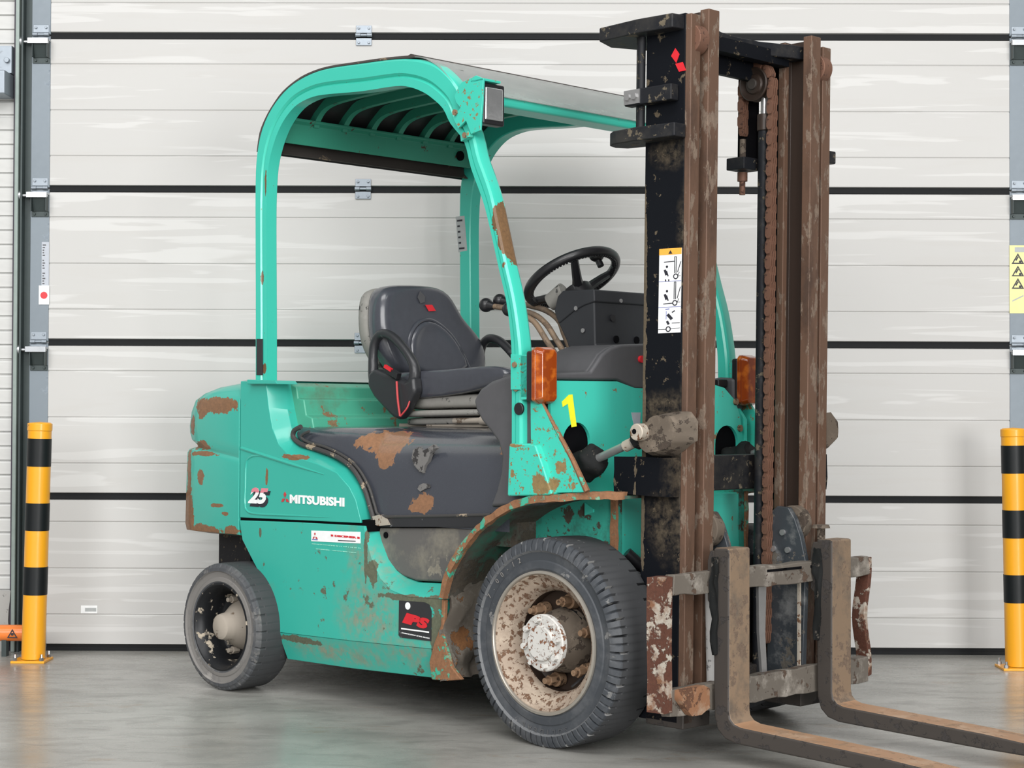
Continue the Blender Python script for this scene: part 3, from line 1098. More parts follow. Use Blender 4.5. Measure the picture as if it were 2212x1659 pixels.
both('step_lip', mk, 'green_lower', smooth=60)
CV = [(-0.9151, 0.6362), (-0.8717, 0.5638), (-0.8141, 0.5076), (-0.7526, 0.4765), (-0.6802, 0.4642), (-0.5276, 0.4705), (-0.4704, 0.4793), (-0.3154, 0.6648)]
both('step_cover', lambda: (lambda b: (prism(b, CV, 'Y', -.485, -.43), b)[1])(bmesh.new()), 'step', bevel=.01)
bm = bmesh.new()
c = (-0.8351, -0.4860, 0.6131)
cyl(bm, (c[0], -.489, c[2]), (c[0], -.478, c[2]), .011, 16)
P('bolt_recess', bm, 'soft_black')

# ---- wheel-arch back wall with caked mud, front fenders
def mk():
    bm = bmesh.new()
    box(bm, -.475, -.445, -.538, -.30, .155, .52)
    rough_up(bm, .030, 13, 11, 3)
    from mathutils import noise
    for v in bm.verts:
        v.co.x += noise.noise(v.co * 38) * .010
    return bm


both('wheel_well_panel', mk, 'mud', smooth=70)


def mk():
    bm = bmesh.new()
    q = [(-0.4800, 0.4228), (-0.4640, 0.4210), (-0.4680, 0.3379), (-0.4585, 0.2623), (-0.4310, 0.2041), (-0.3816, 0.1671), (-0.4375, 0.1577), (-0.5286, 0.1505), (-0.5406, 0.2078), (-0.5179, 0.2718), (-0.4840, 0.3365)]
    prism(bm, q, 'Y', -.547, -.530)
    return bm


both('corner_flange', mk, 'rust_edge', bevel=.004)
FEN = [(-0.4626, -0.5600, 0.4287), (-0.4449, -0.5600, 0.4865), (-0.4159, -0.5600, 0.5387), (-0.3760, -0.5600, 0.5897), (-0.3233, -0.5600, 0.6410), (-0.2626, -0.5600, 0.6860), (-0.1943, -0.5600, 0.7248), (-0.1271, -0.5600, 0.7512), (-0.0548, -0.5600, 0.7687), (0.0362, -0.5600, 0.7780)] + [(0.1066, -0.5300, 0.7854), (0.1085, -0.5300, 0.7855)][:1] + [(0.1672, -0.4800, 0.7889), (0.1692, -0.4800, 0.7890)][:1] + [(0.2149, -0.4200, 0.7874), (0.2168, -0.4200, 0.7875)][:1]
f3 = smooth_path(FEN, 4)
fpath = [(p.x, p.z) for p in f3]


def fender_sweep(bm, sec):
    rings = []
    for i, p in enumerate(f3):
        a, b = f3[max(0, i - 1)], f3[min(len(f3) - 1, i + 1)]
        tg = Vector((b.x - a.x, 0, b.z - a.z)).normalized()
        nn = Vector((-tg.z, 0, tg.x))
        rings.append([bm.verts.new(Vector((p.x, (p.y + v) if v > -.2 else v, p.z)) + nn * u) for u, v in sec])
    k = len(sec)
    for A, B in zip(rings, rings[1:]):
        for j in range(k):
            bm.faces.new((A[j], A[(j + 1) % k], B[(j + 1) % k], B[j]))
    bm.faces.new(rings[0][::-1])
    bm.faces.new(rings[-1])



def mk():
    bm = bmesh.new()
    fender_sweep(bm, [(0, .005), (-.010, .005), (-.010, -.32), (0, -.32)])
    return bm


fen = both('fender', mk, 'well', smooth=60)
for s, fo in ((1, fen[0]), (-1, fen[1])):
    bm = bmesh.new()
    fender_sweep(bm, [(-.012, -.007), (.010, -.007), (.012, .015), (-.012, .015)])
    rough_up(bm, .004, 1, 30)
    if s < 0:
        mirror_y(bm)
    obj('fender_edge', bm, 'rust_edge', fo, smooth=70, label='rusted fender edge')
# inner arch wall and drive housing
def mk():
    bm = bmesh.new()
    q = [(-0.4037, 0.7005), (0.2729, 0.7666), (0.2734, 0.6019), (0.0206, 0.6011), (-0.1856, 0.5735), (-0.4022, 0.4198)]
    prism(bm, [(-.44, .35), (-.44, .60), (-.30, .74), (-.02, .79), (.10, .79), (.10, .575), (-.1, .52), (-.3, .35)], 'Y', -.335, -.30)
    return bm


both('arch_inner_wall', mk, 'arch_green')
bm = bmesh.new()
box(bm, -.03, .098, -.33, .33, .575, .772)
P('lower_bulkhead', bm, 'green_cowl_lit', bevel=.004)


def mk():
    bm = bmesh.new()
    box(bm, .088, .108, -.342, -.328, .575, .785)
    rough_up(bm, .004, 5, 30)
    return bm


both('corner_edge', mk, 'rust_edge', smooth=60)


def mk():
    bm = bmesh.new()
    q = (0.2124, -0.5000, 0.7700)
    prism(bm, [(-.01, .58), (.10, .58), (.20, .66), (.20, .79), (-.01, .79)], 'Y', -.40, -.33)
    return bm


# ---- cowl (front bulkhead)
CX = -.03
def arch(px0, px1, top, bottom, n=14):
    cx, r = (px0 + px1) / 2, (px1 - px0) / 2
    pts = [(px0, bottom)]
    for i in range(n + 1):
        a = PI - PI * i / n
        pts.append((cx + r * math.cos(a), top - r + r * math.sin(a)))
    pts.append((px1, bottom))
    return pts


outer = [(-0.4976, 1.1446), (-0.1874, 1.1462), (-0.1001, 1.1259), (0.0223, 1.1243), (0.3090, 1.1438), (0.3761, 1.1317), (0.4364, 1.0882), (0.4656, 1.0309), (0.4871, 0.9321), (0.4928, 0.7674), (0.4987, 0.5665), (0.3415, 0.5715), (-0.0584, 0.5803), (-0.1851, 0.5872), (-0.2213, 0.5922), (-0.2220, 0.7554), (-0.5126, 0.7739)]
outer[0] = (-.50, outer[0][1])
outer[-1] = (-.50, outer[-1][1])
hole_n = arch(-.445, -.315, 1.012, .845)
hole_f = arch(.325, .455, 1.000, .895)
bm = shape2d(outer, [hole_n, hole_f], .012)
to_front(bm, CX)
cowl = P('cowl', bm, 'green_cowl_lit')
bm = bmesh.new()
box(bm, -.16, -.04, -.47, .47, .80, 1.03)
P('bulkhead_void', bm, 'soft_black')
bm = bmesh.new()
q = outer[:10]
# side return of the cowl, far side edge folded back
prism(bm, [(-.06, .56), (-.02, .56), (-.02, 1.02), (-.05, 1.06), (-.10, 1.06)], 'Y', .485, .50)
obj('cowl_flange', bm, 'green_cowl_lit', cowl)
for p in ((-0.0240, 0.4366, 1.0832), (-0.0240, 0.4606, 0.9899), (-0.0240, -0.2105, 0.7371), (-0.0240, -0.1697, 0.7356)):
    bm = bmesh.new()
    cyl(bm, p, (p[0] + .008, p[1], p[2]), .012, 12)
    obj('bolt', bm, 'nut' if p[2] > .8 else 'soft_black', cowl)
# pressed ledge low on the cowl
bm = bmesh.new()
a = (-0.0200, -0.2082, 0.7341)
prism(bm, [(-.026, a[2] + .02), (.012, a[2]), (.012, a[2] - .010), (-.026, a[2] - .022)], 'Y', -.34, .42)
obj('cowl_ledge', bm, 'green_cowl_lit', cowl)
bm = to_front(fit_bm(text_bm('1', .2, .0008, .004), *[v for v in (0, 1, 0, 1)]), 0)
bm.free()
yy = [(-0.4503, 1.0012), (-0.3821, 1.1003)]
# the yellow numeral drawn as an outline
N1 = [(-0.4187, 1.0999), (-0.4016, 1.1016), (-0.3817, 0.9995), (-0.4054, 0.9966), (-0.4229, 1.0719), (-0.4463, 1.0614), (-0.4506, 1.0776)]
bm = bmesh.new()
prism(bm, N1, 'X', -.0235, -.0222)
obj('number_one', bm, 'yellow_num', cowl, label='yellow numeral 1')
q = [(-0.1182, 1.0445), (-0.0717, 1.0446), (-0.0761, 0.9768), (-0.1018, 0.9923)]
bm = bmesh.new()
prism(bm, q, 'X', -.0235, -.0222)
obj('worn_label', bm, 'label_clear', cowl)

# ---- rear shroud behind the seat
bm = bmesh.new()
prism(bm, [(-1.60, 1.145), (-1.43, 1.150), (-1.395, 1.135), (-1.385, 1.092), (-1.350, 1.088), (-1.335, 1.030), (-1.30, 1.020), (-1.285, .965), (-1.60, .965)], 'Y', -.452, .452)
P('rear_shroud', bm, 'green_shroud', bevel=.006)

# ---- hood
ZB = sorted([(-1.3689, 0.9724), (-1.3546, 0.9452), (-1.2877, 0.9189), (-1.1787, 0.9005), (-1.0722, 0.8693), (-1.0068, 0.8280), (-0.9550, 0.7721), (-0.9240, 0.7161), (-0.9008, 0.6553)])
ZT = .987


def zb(x):
    if x >= ZB[-1][0]:
        return .655
    if x <= ZB[0][0]:
        return ZB[0][1]
    for (a, za), (b, zb_) in zip(ZB, ZB[1:]):
        if a <= x <= b:
            return za + (zb_ - za) * (x - a) / (b - a)


bm = bmesh.new()
NX = 60
cols = []
xa, xb = -1.362, -.22
for i in range(NX + 1):
    x = xa + (xb - xa) * (i / NX) ** 1.15
    z0 = min(zb(x), ZT - .02)
    h = ZT - z0
    r = min(.15, h * .55)
    half = []
    ywide = .487 - .02 * max(0, 1 - h / .1)
    for j in range(6):
        f = j / 6
        z = z0 + (h - r) * f
        half.append((-(ywide - .006 * f * f), z))
    for j in range(9):
        a = (PI / 2) * j / 8
        half.append((-(ywide - .006 - r * 1.15 * (1 - math.cos(a))), ZT - r + r * math.sin(a)))
    half.append((-.15, ZT + .004))
    full = half + [(-y, z) for y, z in half[::-1]]
    cols.append([bm.verts.new((x, y, z)) for y, z in full])
for A, B in zip(cols, cols[1:]):
    for j in range(len(A) - 1):
        bm.faces.new((A[j], A[j + 1], B[j + 1], B[j]))
bm.faces.new(cols[0][::-1])
hood = P('hood', bm, 'hood', smooth=60)
for s in (1, -1):
    edge = [(-1.3056, -0.4980, 0.9868), (-1.3444, -0.4980, 0.9727), (-1.3498, -0.4980, 0.9470), (-1.2995, -0.4980, 0.9222), (-1.1956, -0.4980, 0.9037), (-1.0834, -0.4980, 0.8775), (-0.9997, -0.4980, 0.8366), (-0.9403, -0.4980, 0.7728), (-0.9094, -0.4980, 0.7137), (-0.8863, -0.4980, 0.6628)]
    bm = bmesh.new()
    tube(bm, smooth_path(edge, 5), .0095, 8)
    edge2 = [(-1.2598, -0.4950, 0.9702), (-1.2955, -0.4950, 0.9596), (-1.3036, -0.4950, 0.9459), (-1.2594, -0.4950, 0.9296), (-1.1618, -0.4950, 0.9143), (-1.0557, -0.4950, 0.8830), (-0.9777, -0.4950, 0.8420), (-0.9185, -0.4950, 0.7784), (-0.8878, -0.4950, 0.7178), (-0.8649, -0.4950, 0.6831), (-0.7857, -0.4950, 0.6803), (-0.3001, -0.4950, 0.7086)]
    tube(bm, smooth_path(edge2, 5), .0055, 8)
    if s < 0:
        mirror_y(bm)
    obj('hood_seal', bm, 'seal', hood, label='worn rubber seal around the hood')
    bm = bmesh.new()
    prism(bm, [(-0.8941, 0.6755), (-0.8491, 0.6840), (-0.8142, 0.6695), (-0.7993, 0.6510), (-0.8538, 0.6450), (-0.8939, 0.6528)], 'Y', -.506, -.485)
    if s < 0:
        mirror_y(bm)
    obj('seal_corner', bm, 'pin', hood)
    bm = bmesh.new()
    prism(bm, [(-0.8607, 0.6685), (-0.3053, 0.7081), (-0.3051, 0.6688), (-0.8605, 0.6410)], 'Y', -.496, -.44)
    if s < 0:
        mirror_y(bm)
    obj('hood_gap', bm, 'seat_dark', hood)
# dark flake scar on the hood side
fl_o = [(-0.6904, 0.9129), (-0.6618, 0.9245), (-0.6450, 0.9090), (-0.6144, 0.9206), (-0.5886, 0.9336), (-0.5745, 0.9213), (-0.5932, 0.9100), (-0.6048, 0.8956), (-0.6141, 0.8766), (-0.6305, 0.8604), (-0.6374, 0.8350), (-0.6588, 0.8407), (-0.6829, 0.8591), (-0.6974, 0.8842)]
bm = bmesh.new()
prism(bm, [(u, v) for u, v in fl_o], 'Y', -.4905, -.475)
obj('paint_scar', bm, 'hood_flake', hood, label='grey flaked patch')
bm = bmesh.new()
prism(bm, [(-0.6563, 0.7934), (-0.6373, 0.8004), (-0.6113, 0.7981), (-0.6042, 0.7873), (-0.6277, 0.7818), (-0.6514, 0.7715), (-0.6657, 0.7805)], 'Y', -.4915, -.475)
obj('paint_scar', bm, 'hood_flake', hood)

# ---- grey kick panel / dash side and cowl trim
KP = [(-0.3529, 1.0836), (-0.3201, 1.1199), (-0.2679, 1.1451), (-0.2015, 1.1609), (-0.1277, 1.1718), (-0.0553, 1.1679), (-0.0532, 0.7499), (-0.2743, 0.7347), (-0.2444, 0.7899), (-0.2233, 0.8503), (-0.2193, 0.9027), (-0.2366, 0.9472), (-0.2757, 0.9842), (-0.3151, 1.0170), (-0.3417, 1.0517)]
both('kick_panel', lambda: (lambda b: (prism(b, KP, 'Y', -.528, -.47), b)[1])(bmesh.new()), 'trim_grey', bevel=.014, seg=3)
TR = [(-0.4977, 1.1680), (-0.3172, 1.1757), (-0.2908, 1.2017), (-0.2599, 1.2341), (-0.2218, 1.2548), (-0.1697, 1.2684), (-0.0258, 1.2758), (0.1430, 1.2777), (0.2051, 1.2604), (0.2554, 1.2152), (0.2987, 1.1726), (0.3193, 1.1407), (0.0223, 1.1212), (-0.1001, 1.1229), (-0.1417, 1.1346), (-0.1920, 1.1492), (-0.4976, 1.1475)]
TR[0] = (-.495, TR[0][1])
TR[-1] = (-.495, TR[-1][1])
TR2 = [(u * .98, v + (.012 if v < 1.17 else -.012)) for u, v in TR]
bm = bmesh.new()
prism(bm, [(u * .985, v) for u, v in TR], 'X', -.26, -.045, None)
prism(bm, TR, 'X', -.045, -.022, None)
P('dash_trim', bm, 'trim_grey', bevel=.010, seg=3)
bm = bmesh.new()
a = (-0.0200, -0.0747, 1.2217)
cyl(bm, (-.030, a[1], a[2]), (-.012, a[1], a[2]), .012, 16)
P('red_button', bm, 'red')
bm = bmesh.new()
a = (-0.1000, 0.4326, 1.1559)
box(bm, -.16, -.08, a[1] - .02, a[1] + .035, a[2] - .02, a[2] + .008)
box(bm, -.14, -.10, a[1] + .03, a[1] + .06, a[2] - .04, a[2] - .012)
P('hose_fitting', bm, 'black', bevel=.006)

# ---- dash / steering column
DS = [(-0.3921, 1.4113), (-0.3767, 1.4460), (-0.3546, 1.4610), (-0.2089, 1.4574), (-0.2066, 1.4148), (-0.2018, 1.2732), (-0.1466, 1.2359), (-0.1928, 1.1396), (-0.2527, 1.1464), (-0.3007, 1.2041), (-0.3406, 1.2926), (-0.3763, 1.3497)]
bm = bmesh.new()
prism(bm, DS, 'Y', -.10, .26)
dash = P('steering_console', bm, 'dash', bevel=.008, seg=3)
for a in ((-0.2888, -0.1020, 1.4007), (-0.2559, -0.1020, 1.3235)):
    bm = bmesh.new()
    cyl(bm, a, (a[0], a[1] - .004, a[2]), .008, 12)
    obj('screw', bm, 'rod', dash)
a = (-0.2000, 0.0243, 1.4283)
for p, r, mt in (((-0.2030, 0.0277, 1.4286), .007, 'rod'), ((-0.2030, -0.0148, 1.3678), .012, 'black'), ((-0.2030, 0.0044, 1.2954), .013, 'soft_black'), ((-0.2030, 0.1102, 1.2955), .013, 'soft_black')):
    bm = bmesh.new()
    cyl(bm, p, (p[0] + .005, p[1], p[2]), r, 14)
    obj('screw' if mt == 'rod' else 'dash_hole', bm, mt, dash)
bm = bmesh.new()
a, b = Vector((-0.4579, -0.0600, 1.4272)), Vector((-0.3985, -0.0400, 1.4629))
cyl(bm, a, b, .030, 20, .040)
obj('rubber_boot', bm, 'bellows', dash, bevel=.004, label='grey ribbed boot')
bm = bmesh.new()
CC = [(-0.3927, 1.3951), (-0.3773, 1.4458), (-0.3530, 1.4640), (-0.2031, 1.4617), (-0.2008, 1.4191), (-0.2501, 1.4086), (-0.2978, 1.3914), (-0.3724, 1.3494)]
prism(bm, CC, 'Y', -.105, .265)
obj('console_cover', bm, 'dash', dash, bevel=.006, seg=3)
bm = bmesh.new()
# steering wheel
bm.free()
wc = Vector((-0.4053, 0.0000, 1.5174))
phi = math.radians(31)
fx = Vector((math.cos(phi), 0, math.sin(phi)))
fy = Vector((0, 1, 0))
fn = fx.cross(fy).normalized()
if fn.z < 0:
    fn = -fn
R = .166
bm = bmesh.new()
tube(bm, [wc + (fx * math.cos(a) + fy * math.sin(a)) * R for a in [2 * PI * i / 72 for i in range(72)]], .0165, 12, closed=True)
sw = P('steering_wheel', bm, 'black')
bm = bmesh.new()
for i in range(84):
    a = 2 * PI * i / 84
    c = wc + (fx * math.cos(a) + fy * math.sin(a)) * (R - .0065) - fn * .006
    tg = (-fx * math.sin(a) + fy * math.cos(a))
    cyl(bm, c - tg * .0032, c + tg * .0032, .0118, 8)
obj('finger_grip', bm, 'black', sw)
hubc = wc - fn * .055
for ang in (math.radians(200), math.radians(75), math.radians(-40)):
    bm = bmesh.new()
    d = fx * math.cos(ang) + fy * math.sin(ang)
    side = d.cross(fn)
    pa, pb, pc = hubc + d * .03, wc + d * (R * .62) - fn * .022, wc + d * (R - .004)
    tube(bm, smooth_path([pa, pb, pc], 4), .012, 8, radii=[.022, .020, .017, .016, .015, .015, .014, .014, .013])
    obj('spoke', bm, 'black', sw)
bm = bmesh.new()
cyl(bm, hubc - fn * .055, hubc + fn * .012, .058, 28, .050)
obj('wheel_hub', bm, 'black', sw, bevel=.006)
bm = bmesh.new()
kc = wc + (fx * math.cos(math.radians(10)) + fy * math.sin(math.radians(10))) * (R - .045)
bmesh.ops.create_uvsphere(bm, u_segments=16, v_segments=10, radius=.026, matrix=Matrix.Translation(kc + fn * .012) @ Matrix.Diagonal((1, 1, .8, 1)))
cyl(bm, kc - fn * .03, kc, .012, 10)
obj('spinner_knob', bm, 'black', sw)
bm = bmesh.new()
cyl(bm, wc - fn * .10, hubc - fn * .16, .05, 24, .065)
P('steering_column', bm, 'dash')

# ---- hydraulic levers
bases = (-0.3430, -0.1200, 1.1788), (-0.3371, -0.0800, 1.1795), (-0.3351, -0.0400, 1.1802)
tops = ((-0.6459, -0.1200, 1.4405), (-0.7592, -0.0800, 1.4321), (-0.6683, -0.0400, 1.4619))
mids = (((-0.3587, -0.1200, 1.2285), (-0.4147, -0.1200, 1.2939), (-0.4646, -0.1200, 1.3518), (-0.5058, -0.1200, 1.3760)),
        ((-0.3594, -0.0800, 1.2375), (-0.4132, -0.0800, 1.3064), (-0.4653, -0.0800, 1.3615), (-0.5457, -0.0800, 1.3971)),
        ((-0.3664, -0.0400, 1.2467), (-0.4068, -0.0400, 1.3205), (-0.4362, -0.0400, 1.3702), (-0.5276, -0.0400, 1.4145)))
kn = (Vector((-0.5986, -0.1200, 1.4089)), Vector((-0.7592, -0.0800, 1.4321)), Vector((-0.7281, -0.0400, 1.4478)))
for b_, m_, k_ in zip(bases, mids, kn):
    pts = smooth_path([b_, *m_, k_], 4)
    bm = bmesh.new()
    tube(bm, pts, .0105, 10)
    lv = P('control_lever', bm, 'fork')
    bm = bmesh.new()
    d = (k_ - Vector(m_[-1])).normalized()
    bmesh.ops.create_uvsphere(bm, u_segments=18, v_segments=12, radius=.026, matrix=Matrix.Translation(k_))
    cyl(bm, k_ - d * .045, k_ - d * .008, .011, 14, .022)
    obj('lever_knob', bm, 'black', lv)
bm = bmesh.new()
a = (-0.3370, -0.0800, 1.1763)
box(bm, a[0] - .07, a[0] + .07, -.17, .02, a[2] - .05, a[2] + .003)
P('lever_plate', bm, 'black', bevel=.004)

# ---- seat
def loft(bm, rings):
    vs = [[bm.verts.new(p) for p in r] for r in rings]
    for A, B in zip(vs, vs[1:]):
        n = len(A)
        for i in range(n):
            bm.faces.new((A[i], A[(i + 1) % n], B[(i + 1) % n], B[i]))
    bm.faces.new(vs[0][::-1])
    bm.faces.new(vs[-1])


BR = [(-0.2746, 1.3677), (-0.2683, 1.4365), (-0.2530, 1.4922), (-0.2170, 1.5165), (-0.1323, 1.5228), (-0.0508, 1.5255), (0.0322, 1.5246), (0.0853, 1.5025), (0.1171, 1.4612), (0.1492, 1.4089), (0.2037, 1.3642), (0.2462, 1.3240), (0.2665, 1.2757), (0.2668, 1.2249), (0.2544, 1.1957), (0.1676, 1.1833), (-0.0251, 1.1730), (-0.1601, 1.1778), (-0.2104, 1.1976), (-0.2424, 1.2486), (-0.2697, 1.2993)]
cyb = sum(p[0] for p in BR) / len(BR)
czb = sum(p[1] for p in BR) / len(BR)


def br(s, x, dz=0):
    return [(x + (z - czb) * -.10, cyb + (y - cyb) * s, czb + (z - czb) * (1 - (1 - s) * .9) + dz) for y, z in BR]


bm = bmesh.new()
loft(bm, [br(.90, -1.215), br(.98, -1.205), br(1.0, -1.17), br(.995, -1.135), br(.95, -1.115), br(.84, -1.108), br(.70, -1.112)])
seat = P('backrest', bm, 'seat', sub=1, smooth=80)
IN = [(-0.1408, 1.1779), (-0.1504, 1.2331), (-0.1508, 1.2938), (-0.1326, 1.3412), (-0.0958, 1.3790), (-0.0444, 1.3933), (0.0077, 1.3777), (0.0630, 1.3408), (0.1044, 1.2924), (0.1363, 1.2397), (0.1611, 1.1901)]
ci = (sum(p[0] for p in IN) / len(IN), sum(p[1] for p in IN) / len(IN))


def ii(s, x):
    return [(x + (z - czb) * -.10, ci[0] + (y - ci[0]) * s, ci[1] + (z - ci[1]) * s) for y, z in IN]


bm = bmesh.new()
loft(bm, [ii(1.0, -1.125), ii(1.0, -1.106), ii(.94, -1.094), ii(.8, -1.096), ii(.6, -1.101)])
obj('lumbar_pad', bm, 'seat', seat, sub=1, smooth=80)
bm = bmesh.new()
tube(bm, smooth_path([(-1.108 + (z - czb) * -.10, y, z) for y, z in IN], 4), .007, 8)
obj('seat_welt', bm, 'seat', seat)
bm = bmesh.new()
loft(bm, [br(.80, -1.29), br(.93, -1.28), br(.97, -1.23), br(.965, -1.19)])
obj('back_shell', bm, 'bellows', seat, sub=1, smooth=80, label='dusty grey back shell')
# emblem on the backrest: faint grey diamonds, one red
def rhomb(pxs, mat, nm, par, x=-1.106):
    bm = bmesh.new()
    prism(bm, [(y, z) for y, z in pxs], 'X', x, x + .0022)
    for v in bm.verts:
        v.co.x += (v.co.z - czb) * -.10
    obj(nm, bm, mat, par)


rhomb([(-0.0565, 1.4488), (-0.0211, 1.4505), (-0.0044, 1.4283), (-0.0399, 1.4250)], 'red', 'emblem_diamond', seat, -1.109)
rhomb([(-0.0917, 1.4751), (-0.0779, 1.5003), (-0.0543, 1.4805), (-0.0589, 1.4592), (-0.0799, 1.4530)], 'trim_grey', 'emblem_diamond', seat, -1.109)
# cushion
bm = bmesh.new()
CU = [(-1.12, 1.105), (-1.12, 1.175), (-1.05, 1.190), (-.90, 1.192), (-.70, 1.200), (-.56, 1.206), (-.49, 1.202), (-.455, 1.180), (-.48, 1.150), (-.62, 1.118), (-.80, 1.096), (-1.0, 1.088)]
cc = (sum(p[0] for p in CU) / len(CU), sum(p[1] for p in CU) / len(CU))
rr = []
for s, y in ((.90, -.262), (.98, -.255), (1, -.235), (1, -.12), (1, 0), (1, .12), (1, .235), (.98, .255), (.90, .262)):
    rr.append([(cc[0] + (x - cc[0]) * s, y, cc[1] + (z - cc[1]) * s - (.010 if abs(y) < .13 and z > 1.15 else 0)) for x, z in CU])
loft(bm, rr)
P('seat_cushion', bm, 'seat', sub=1, smooth=80)
bm = bmesh.new()
for i, (z0, z1, g) in enumerate(((1.050, 1.112, -.005), (1.024, 1.054, .018), (.994, 1.028, -.012))):
    rr = []
    for s, z in ((.95, z0), (1.0, z0 + .25 * (z1 - z0)), (1.0, z0 + .75 * (z1 - z0)), (.95, z1)):
        q = [(-1.03 - g, -.250 - g), (-.62 + g, -.250 - g), (-.58 + g, -.20), (-.58 + g, .20), (-.62 + g, .250 + g), (-1.03 - g, .250 + g), (-1.08, .2), (-1.08, -.2)]
        rr.append([(-.82 + (x + .82) * s, y * s, z + .018 * (x + .82)) for x, y in q])
    loft(bm, rr)
P('seat_bellows', bm, 'bellows', sub=2, smooth=80)
bm = bmesh.new()
a = (-0.6698, -0.2200, 1.0079)
box(bm, -1.10, -.56, -.20, .20, .985, 1.0)
box(bm, -.92, -.58, -.225, -.20, .990, 1.008)
cyl(bm, (-.76, -.235, 1.012), (-.60, -.235, 1.014), .011, 12)
cyl(bm, (-.62, -.235, 1.014), (-.585, -.235, 1.014), .016, 12)
P('seat_rail', bm, 'hub_grey', bevel=.002)
# hip restraints
def mk():
    bm = bmesh.new()
    loop = [(-1.1608, -0.2750, 1.2142), (-1.1561, -0.2750, 1.2915), (-1.1193, -0.2750, 1.3300), (-1.0563, -0.2750, 1.3213), (-0.9888, -0.2750, 1.2755), (-0.9349, -0.2750, 1.2189), (-0.9270, -0.2750, 1.1736), (-0.9470, -0.2750, 1.1302), (-0.9979, -0.2750, 1.1103), (-1.0757, -0.2750, 1.1242), (-1.1444, -0.2750, 1.1487)]
    P_ = smooth_path(loop, 4, True)
    tube(bm, P_, .020, 12, closed=True, radii=[.017 + .009 * max(0, (1.25 - p.z) / .15) for p in P_])
    return bm


hr = both('hip_restraint', mk, 'seat_dark', smooth=80)
for s, par in ((1, hr[0]), (-1, hr[1])):
    bm = bmesh.new()
    Q = [(-1.1587, 1.1864), (-1.1270, 1.2031), (-1.0274, 1.1745), (-0.9503, 1.1535), (-0.9050, 1.1731), (-0.8945, 1.1163), (-0.9395, 1.0563), (-0.9851, 1.0125), (-1.0212, 1.0257), (-1.0733, 1.0595), (-1.1262, 1.0970), (-1.1637, 1.1383)]
    prism(bm, Q, 'Y', -.305, -.255)
    if s < 0:
        mirror_y(bm)
    obj('restraint_base', bm, 'seat_dark', par, bevel=.016, seg=3)
bk = hr[0]
bm = bmesh.new()
a = Vector((-1.0094, -0.3100, 1.1841))
tube(bm, [a + Vector((-.03, 0, .015)), a + Vector((.035, 0, -.012))], .016, 4)
P('belt_buckle', bm, 'black', bevel=.002)
bm = bmesh.new()
tube(bm, [a + Vector((-.030, -.010, .026)), a + Vector((.006, -.010, .010))], .008, 4)
P('buckle_button', bm, 'red')
bm = bmesh.new()
tube(bm, smooth_path([(-0.9803, -0.3150, 1.1534), (-0.9689, -0.3200, 1.0929), (-0.9580, -0.3180, 1.0277)], 4), .0042, 6)
tube(bm, smooth_path([(-0.9555, -0.3180, 1.0277), (-0.9268, -0.3100, 1.0595), (-0.9322, -0.2900, 1.0964)], 4), .0032, 6)
P('belt_strap', bm, 'red_cord', label='faded red belt strap')

# ---- overhead guard side rails
RIN = ([(-1.4508, 1.1552), (-1.4529, 1.3702), (-1.4591, 1.7178), (-1.4576, 1.8568), (-1.4471, 1.9567), (-1.4193, 2.0320), (-1.3774, 2.0949), (-1.3274, 2.1390), (-1.2696, 2.1679), (-1.1853, 2.1829), (-1.0918, 2.1812), (-0.9106, 2.1680), (-0.7271, 2.1621), (-0.6524, 2.1492)]
       + [(-0.5858, 2.1243), (-0.5366, 2.0961)] + [(-0.4830, 2.0549), (-0.4463, 2.0011)]
       + [(-0.3793, 1.9330), (-0.3455, 1.8427), (-0.2899, 1.7333), (-0.2591, 1.6511), (-0.2131, 1.5060), (-0.1785, 1.4002), (-0.1589, 1.2958), (-0.1521, 1.1922), (-0.1507, 0.9341)])
ROUT = ([(-1.5131, 1.1550), (-1.5152, 1.3703), (-1.5187, 1.7183), (-1.5205, 1.8926), (-1.5100, 2.0118), (-1.4933, 2.0813), (-1.4564, 2.1326), (-1.4111, 2.1756), (-1.3549, 2.2149), (-1.2773, 2.2441), (-1.2008, 2.2592), (-1.1017, 2.2675), (-0.9582, 2.2625), (-0.7821, 2.2508), (-0.6369, 2.2319), (-0.5778, 2.2189), (-0.5241, 2.1989), (-0.4848, 2.1749), (-0.4390, 2.1363), (-0.4005, 2.0975)]
        + [(-0.3912, 2.0612), (-0.3552, 2.0064)] + [(-0.3503, 1.9522), (-0.3258, 1.9114), (-0.2903, 1.8424), (-0.2574, 1.7697), (-0.2420, 1.7231), (-0.2202, 1.6597), (-0.1704, 1.4843), (-0.1275, 1.3263), (-0.1103, 1.2222), (-0.1069, 0.9386)])
rin = [(p.x, p.y) for p in smooth_path([(u, v, 0) for u, v in RIN], 3)]
rout = [Vector((p.x, p.y)) for p in smooth_path([(u, v, 0) for u, v in ROUT], 4)]


def rail_width(p):
    p = Vector(p)
    best = 9
    for a, b in zip(rout, rout[1:]):
        d = b - a
        t_ = max(0, min(1, (p - a).dot(d) / max(1e-9, d.dot(d))))
        best = min(best, (a + d * t_ - p).length)
    return max(.036, min(.10, best))


RWD = [rail_width(p) for p in rin]
for _ in range(6):
    RWD = [(RWD[max(0, i - 1)] + RWD[i] * 2 + RWD[min(len(RWD) - 1, i + 1)]) / 4 for i in range(len(RWD))]


